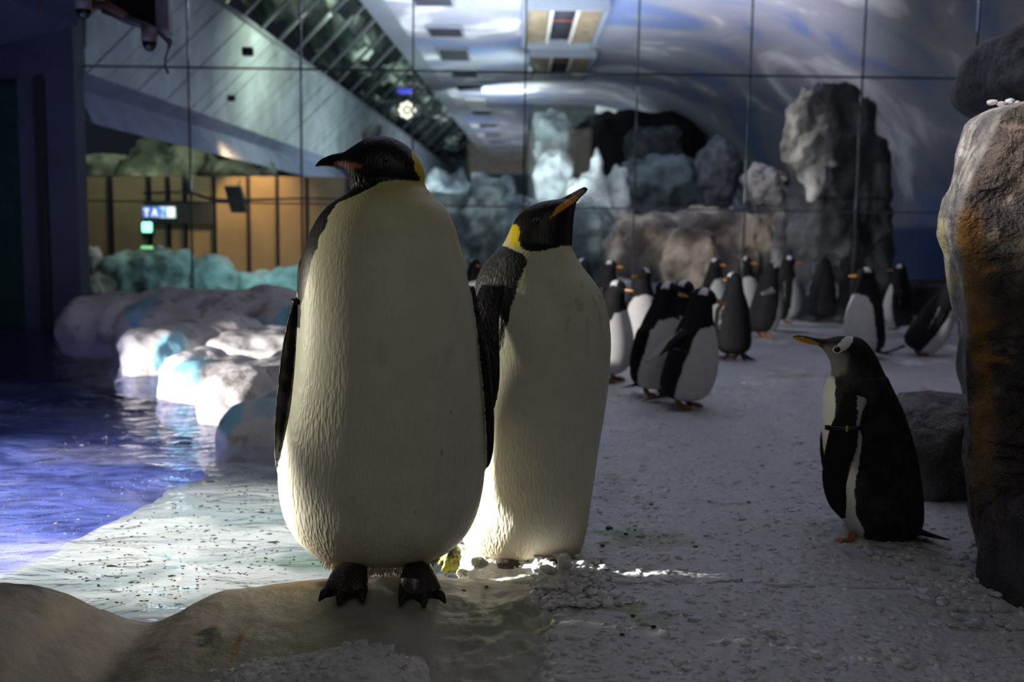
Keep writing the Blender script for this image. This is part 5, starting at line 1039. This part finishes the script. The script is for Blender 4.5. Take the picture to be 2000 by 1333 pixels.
gentoo(1488, 660, .70, 105, 'penguin with one flipper lifted out to the left', fa=(.7, .15), fb=(1.25, 0), hyaw=.2, seed=7, lean=.12)
gentoo(1686, 702, .71, -62, 'upright penguin in the right background, white belly, beak to the left', hyaw=-.5, fa=(.10, .12), seed=8, lean=.02)
gentoo(1792, 696, .70, 72, 'leaning penguin half hidden by the boulder, tail pointing left', lean=.42, hpitch=.2, seed=9)
gentoo(1186, 655, .69, 70, 'dark headed penguin with orange beak above the shoulder of the second large penguin', seed=10)
gentoo(1138, 640, .70, 200, 'dark penguin touching the second large penguin neck from behind', seed=11)
gentoo(1752, 646, .68, -120, 'dim dark penguin between the upright penguin and the boulder', seed=12)
gentoo(1604, 631, .74, 150, 'faint dark penguin standing in for a reflection before the tall standing rock', Y=10.8, seed=13, lean=.1)  # birds past the glass stand in for reflected ones
gentoo(1452, 634, .73, 10, 'faint pale bellied penguin standing in for a reflection with a white throat', Y=10.4, hyaw=.6, seed=14)
gentoo(1533, 632, .74, 80, 'faint penguin standing in for a reflection with a white right edge', Y=10.6, seed=15)
gentoo(1392, 636, .71, 40, 'faint dark headed penguin standing in for a reflection above the foremost beaks', Y=10.2, seed=16)
gentoo(926, 652, .70, 20, 'dark penguin glimpsed in the gap between the two large penguins', seed=17)

# =================================================================== LOOSE ICE
def chunk_field(name, n, label, seed, ymin=1.75, ymax=6.5, region=None, size=(0.006, 0.016), zoff=-0.25):
    r = np.random.default_rng(seed); bm = bmesh.new(); bmesh.ops.create_icosphere(bm, subdivisions=1, radius=1); bv, bf = bm_arrays(bm); nb = len(bv)
    ok = []
    while len(ok) < n:
        y = ymin * (ymax / ymin) ** r.random((n,)); x = r.uniform(-0.55, 0.62, n) * y
        for a, b in zip(x, y):
            if region and not region(a, b): continue
            if a - s_shore(b) < 0.06 and b > 2.45: continue
            ok.append((a, b))
            if len(ok) >= n: break
    P = np.array(ok); z = np.maximum(ground_z(P[:, 0], P[:, 1]), np.where((P[:, 0] < 0.2) & (P[:, 1] < 2.6), rim_z(P[:, 0], P[:, 1]), -9))
    Vs = np.empty((n, nb, 3)); s = r.uniform(size[0], size[1], n) * np.where(r.random(n) < 0.08, 1.6, 1)
    for i in range(n):
        v = bv * (1 + r.uniform(-0.28, 0.28, (nb, 1))) * np.array([1, r.uniform(.6, 1), r.uniform(.35, .6)]) * s[i]; a = r.uniform(0, 6.28); ca, sa = math.cos(a), math.sin(a)
        v = np.stack([v[:, 0] * ca - v[:, 1] * sa, v[:, 0] * sa + v[:, 1] * ca, v[:, 2]], 1); tb = r.uniform(-.5, .5)
        v = np.stack([v[:, 0], v[:, 1] * math.cos(tb) - v[:, 2] * math.sin(tb), v[:, 1] * math.sin(tb) + v[:, 2] * math.cos(tb)], 1)
        Vs[i] = v + [P[i, 0], P[i, 1], z[i] + s[i] * (0.05 + zoff)]
    Fa = np.array(bf)[None] + (np.arange(n) * nb)[:, None, None]; V = Vs.reshape(-1, 3)
    c = ice_colour(np.repeat(np.column_stack([P, z]), nb, 0)) * (1.0 + 0.07 * np.repeat(r.uniform(-1, 1, n), nb)[:, None])
    o = mesh(name, V, Fa.reshape(-1, 3), M['chunk'], smooth=False, col=c); return tag(o, label, 'crushed ice', kind='stuff')
offrim = lambda x, y: not (x < 0.10 and y < 2.62) or (abs(x + 0.42) < 0.21 and y < 2.03)
chunk_field('crushed_ice', 7000, 'crushed ice pieces covering the ground around the penguins', 5, region=offrim)
chunk_field('crushed_ice', 260, 'heap of crushed ice against the foot of the second large penguin', 6, 2.30, 2.66, region=lambda x, y: 0.06 < x < 0.26, size=(0.010, 0.020), zoff=0.5)
chunk_field('crushed_ice', 160, 'crushed ice pieces along the base of the right boulder', 8, 2.25, 2.9, region=lambda x, y: 1.02 < x < 1.5, size=(0.009, 0.020), zoff=0.2)
# single larger clear pieces by the rim
for k, (a, b, s, lab) in enumerate([(938, 1102, 0.022, 'clear ice lump between the two large penguins, the upper one'), (905, 1122, 0.016, 'small clear ice lump on the rim edge right of the large feet'), (1103, 1100, 0.020, 'milky ice lump at the right heel of the second large penguin')]):
    w = W(a, b, 2.52); o = mesh('ice_lump', *blob((0, 0, 0), (s, s, s * .9), 500 + k, 3, 0.25, 1.5, 2), M['chunk'], smooth=False, loc=w, col=(0.62, 0.60, 0.52)); tag(o, lab, 'ice')
w = W(880, 1092, 2.60); Vq, Fq = blob((0, 0, 0), (0.030, 0.04, 0.040), 520, 4, 0.3, 2.5, 4); o = mesh('algae_clump', Vq, Fq, M['whiterock'], loc=w, col=lerp(np.tile([0.30, 0.30, 0.04], (len(Vq), 1)), (0.03, 0.035, 0.02), sm(0, .4, fbm(Vq * 70, 9, 3)))); tag(o, 'yellow green algae covered lump between the large penguins', 'algae')
for k, (x, y) in enumerate(((1938, 200), (1955, 203), (1972, 198), (1985, 202))):
    w = W(x, y, 2.74); o = mesh('ice_crumb', *blob((0, 0, 0), (0.014, 0.012, 0.008), 530 + k, 2, 0.25, 1.5, 2), M['chunk'], smooth=False, loc=w, col=(0.62, 0.62, 0.66)); tag(o, ('leftmost', 'second from the left', 'third from the left', 'rightmost')[k] + ' white ice crumb lying on top of the tall boulder', 'ice', group='ice crumbs on the boulder')
dbs = []
for k, (x, y, s) in enumerate(((1190, 1036, .011), (1176, 1074, .006), (1358, 1077, .007), (1222, 1050, .006), (1240, 1040, .004), (1385, 984, .006), (1462, 981, .006), (1272, 983, .006), (1236, 1210, .006), (1215, 1246, .006), (1275, 1235, .006), (1446, 1138, .005), (1005, 1200, .004), (985, 1198, .004), (1582, 1060, .003), (905, 1168, .005), (950, 1160, .004), (935, 1178, .003))):
    w = W(x, y, Z=0.005); zz = max(float(ground_z([w.x], [w.y])[0]), float(rim_z([w.x], [w.y])[0]) if w.x < .2 and w.y < 2.6 else -9); dbs.append(blob((w.x, w.y, zz + s * .5), (s * 1.2, s, s * .5), 540 + k, 2, 0.3, 1.6, 2))
o = mesh('scattered_debris', *joinp(dbs), M['debris'], smooth=False); tag(o, 'dark bits of debris scattered on the ice right of the large penguins', 'debris', kind='stuff')
# feather floating on the shallow water
fp = [W(408, 1126, Z=-0.022), W(430, 1127.5, Z=-0.022), W(462, 1131, Z=-0.022)]
o = mesh('floating_feather', *tube(fp, [0.002, 0.006, 0.0015], 8, n=12, flat=0.3), M['foam']); tag(o, 'slim white feather floating on the shallow water', 'feather')
# surveillance cameras and box hanging top left
YC = 6.2; s = YC / F
g = W(265, 20, YC); r = empty('camera_junction_box', g, label='dark metal box hanging at the top left with a pinkish grey side', cat='box')
V8 = [Vector(p) for p in ((-55, 8), (40, 32), (40, -90), (-55, -90))]
pv = [(p.x * s, 0, -p.y * s) for p in V8] + [(p.x * s + 0.0, 0.28, -p.y * s) for p in V8]
mesh('box_body', pv, [(0, 1, 2, 3), (7, 6, 5, 4), (0, 4, 5, 1), (1, 5, 6, 2), (2, 6, 7, 3), (3, 7, 4, 0)], M['camera_dark'], r, smooth=False)
pv, pf = box(52 * s, 0.0, 28 * s, 24 * s, 0.05, 126 * s, 0.004); mesh('side_plate', pv, pf, M['camera_grey'], r, smooth=False)
mesh('rusty_bracket', *tube([(-90 * s, 0.05, 14 * s), (-50 * s, -0.02, 6 * s), (-15 * s, -0.03, -14 * s)], [0.03, 0.03, 0.025], 8), M['rust'], r)
mesh('lower_rail', *tube([(-60 * s, -0.02, -2 * s), (0, -0.02, -22 * s), (38 * s, -0.02, -36 * s)], [0.02, 0.022, 0.02], 8), M['joint'], r)
for (x, yb, w_, top, lab) in ((163, 37, 15.5, -30, 'leftmost dome camera hanging at the top edge'), (292, 100, 14.5, 56, 'dome camera hanging under the dark metal box')):
    g = W(x, yb - 18, YC - 0.03); r = empty('dome_camera', g, label=lab, cat='camera', group='dome cameras at the top left'); R_ = w_ * s; h = (yb - 18 - top) * s
    mesh('housing', *loft([((0, 0, 0), (R_, 0, 0), (0, R_, 0)), ((0, 0, h * .5), (R_ * 1.03, 0, 0), (0, R_ * 1.03, 0)), ((0, 0, h), (R_ * 1.05, 0, 0), (0, R_ * 1.05, 0))], 28), M['camera_grey'], r)
    mesh('dome', *ellipsoid((0, 0, 0), ((R_ * .96, 0, 0), (0, R_ * .96, 0), (0, 0, 18 * s)), 28, 16), M['camera_dark'], r)
pts = [W(x, y, YC - 0.02) for x, y in ((310, 62), (322, 74), (331, 82), (329, 95), (323, 115), (324, 132), (329, 143))]
o = mesh('loose_cable', *tube(pts, [0.016, 0.014, 0.020, 0.007, 0.006, 0.006, 0.010], 8, n=40), M['joint']); tag(o, 'loose cable with a plug dangling below the dome camera', 'cable')
pts = [W(x, y, YC + 0.3) for x, y in ((80, -10), (81, 12), (75, 35))]
o = mesh('loose_cable', *tube(pts, [0.006, 0.006, 0.006], 6, n=10), M['rust']); tag(o, 'thin cord hanging at the far upper left of the ceiling', 'cable')
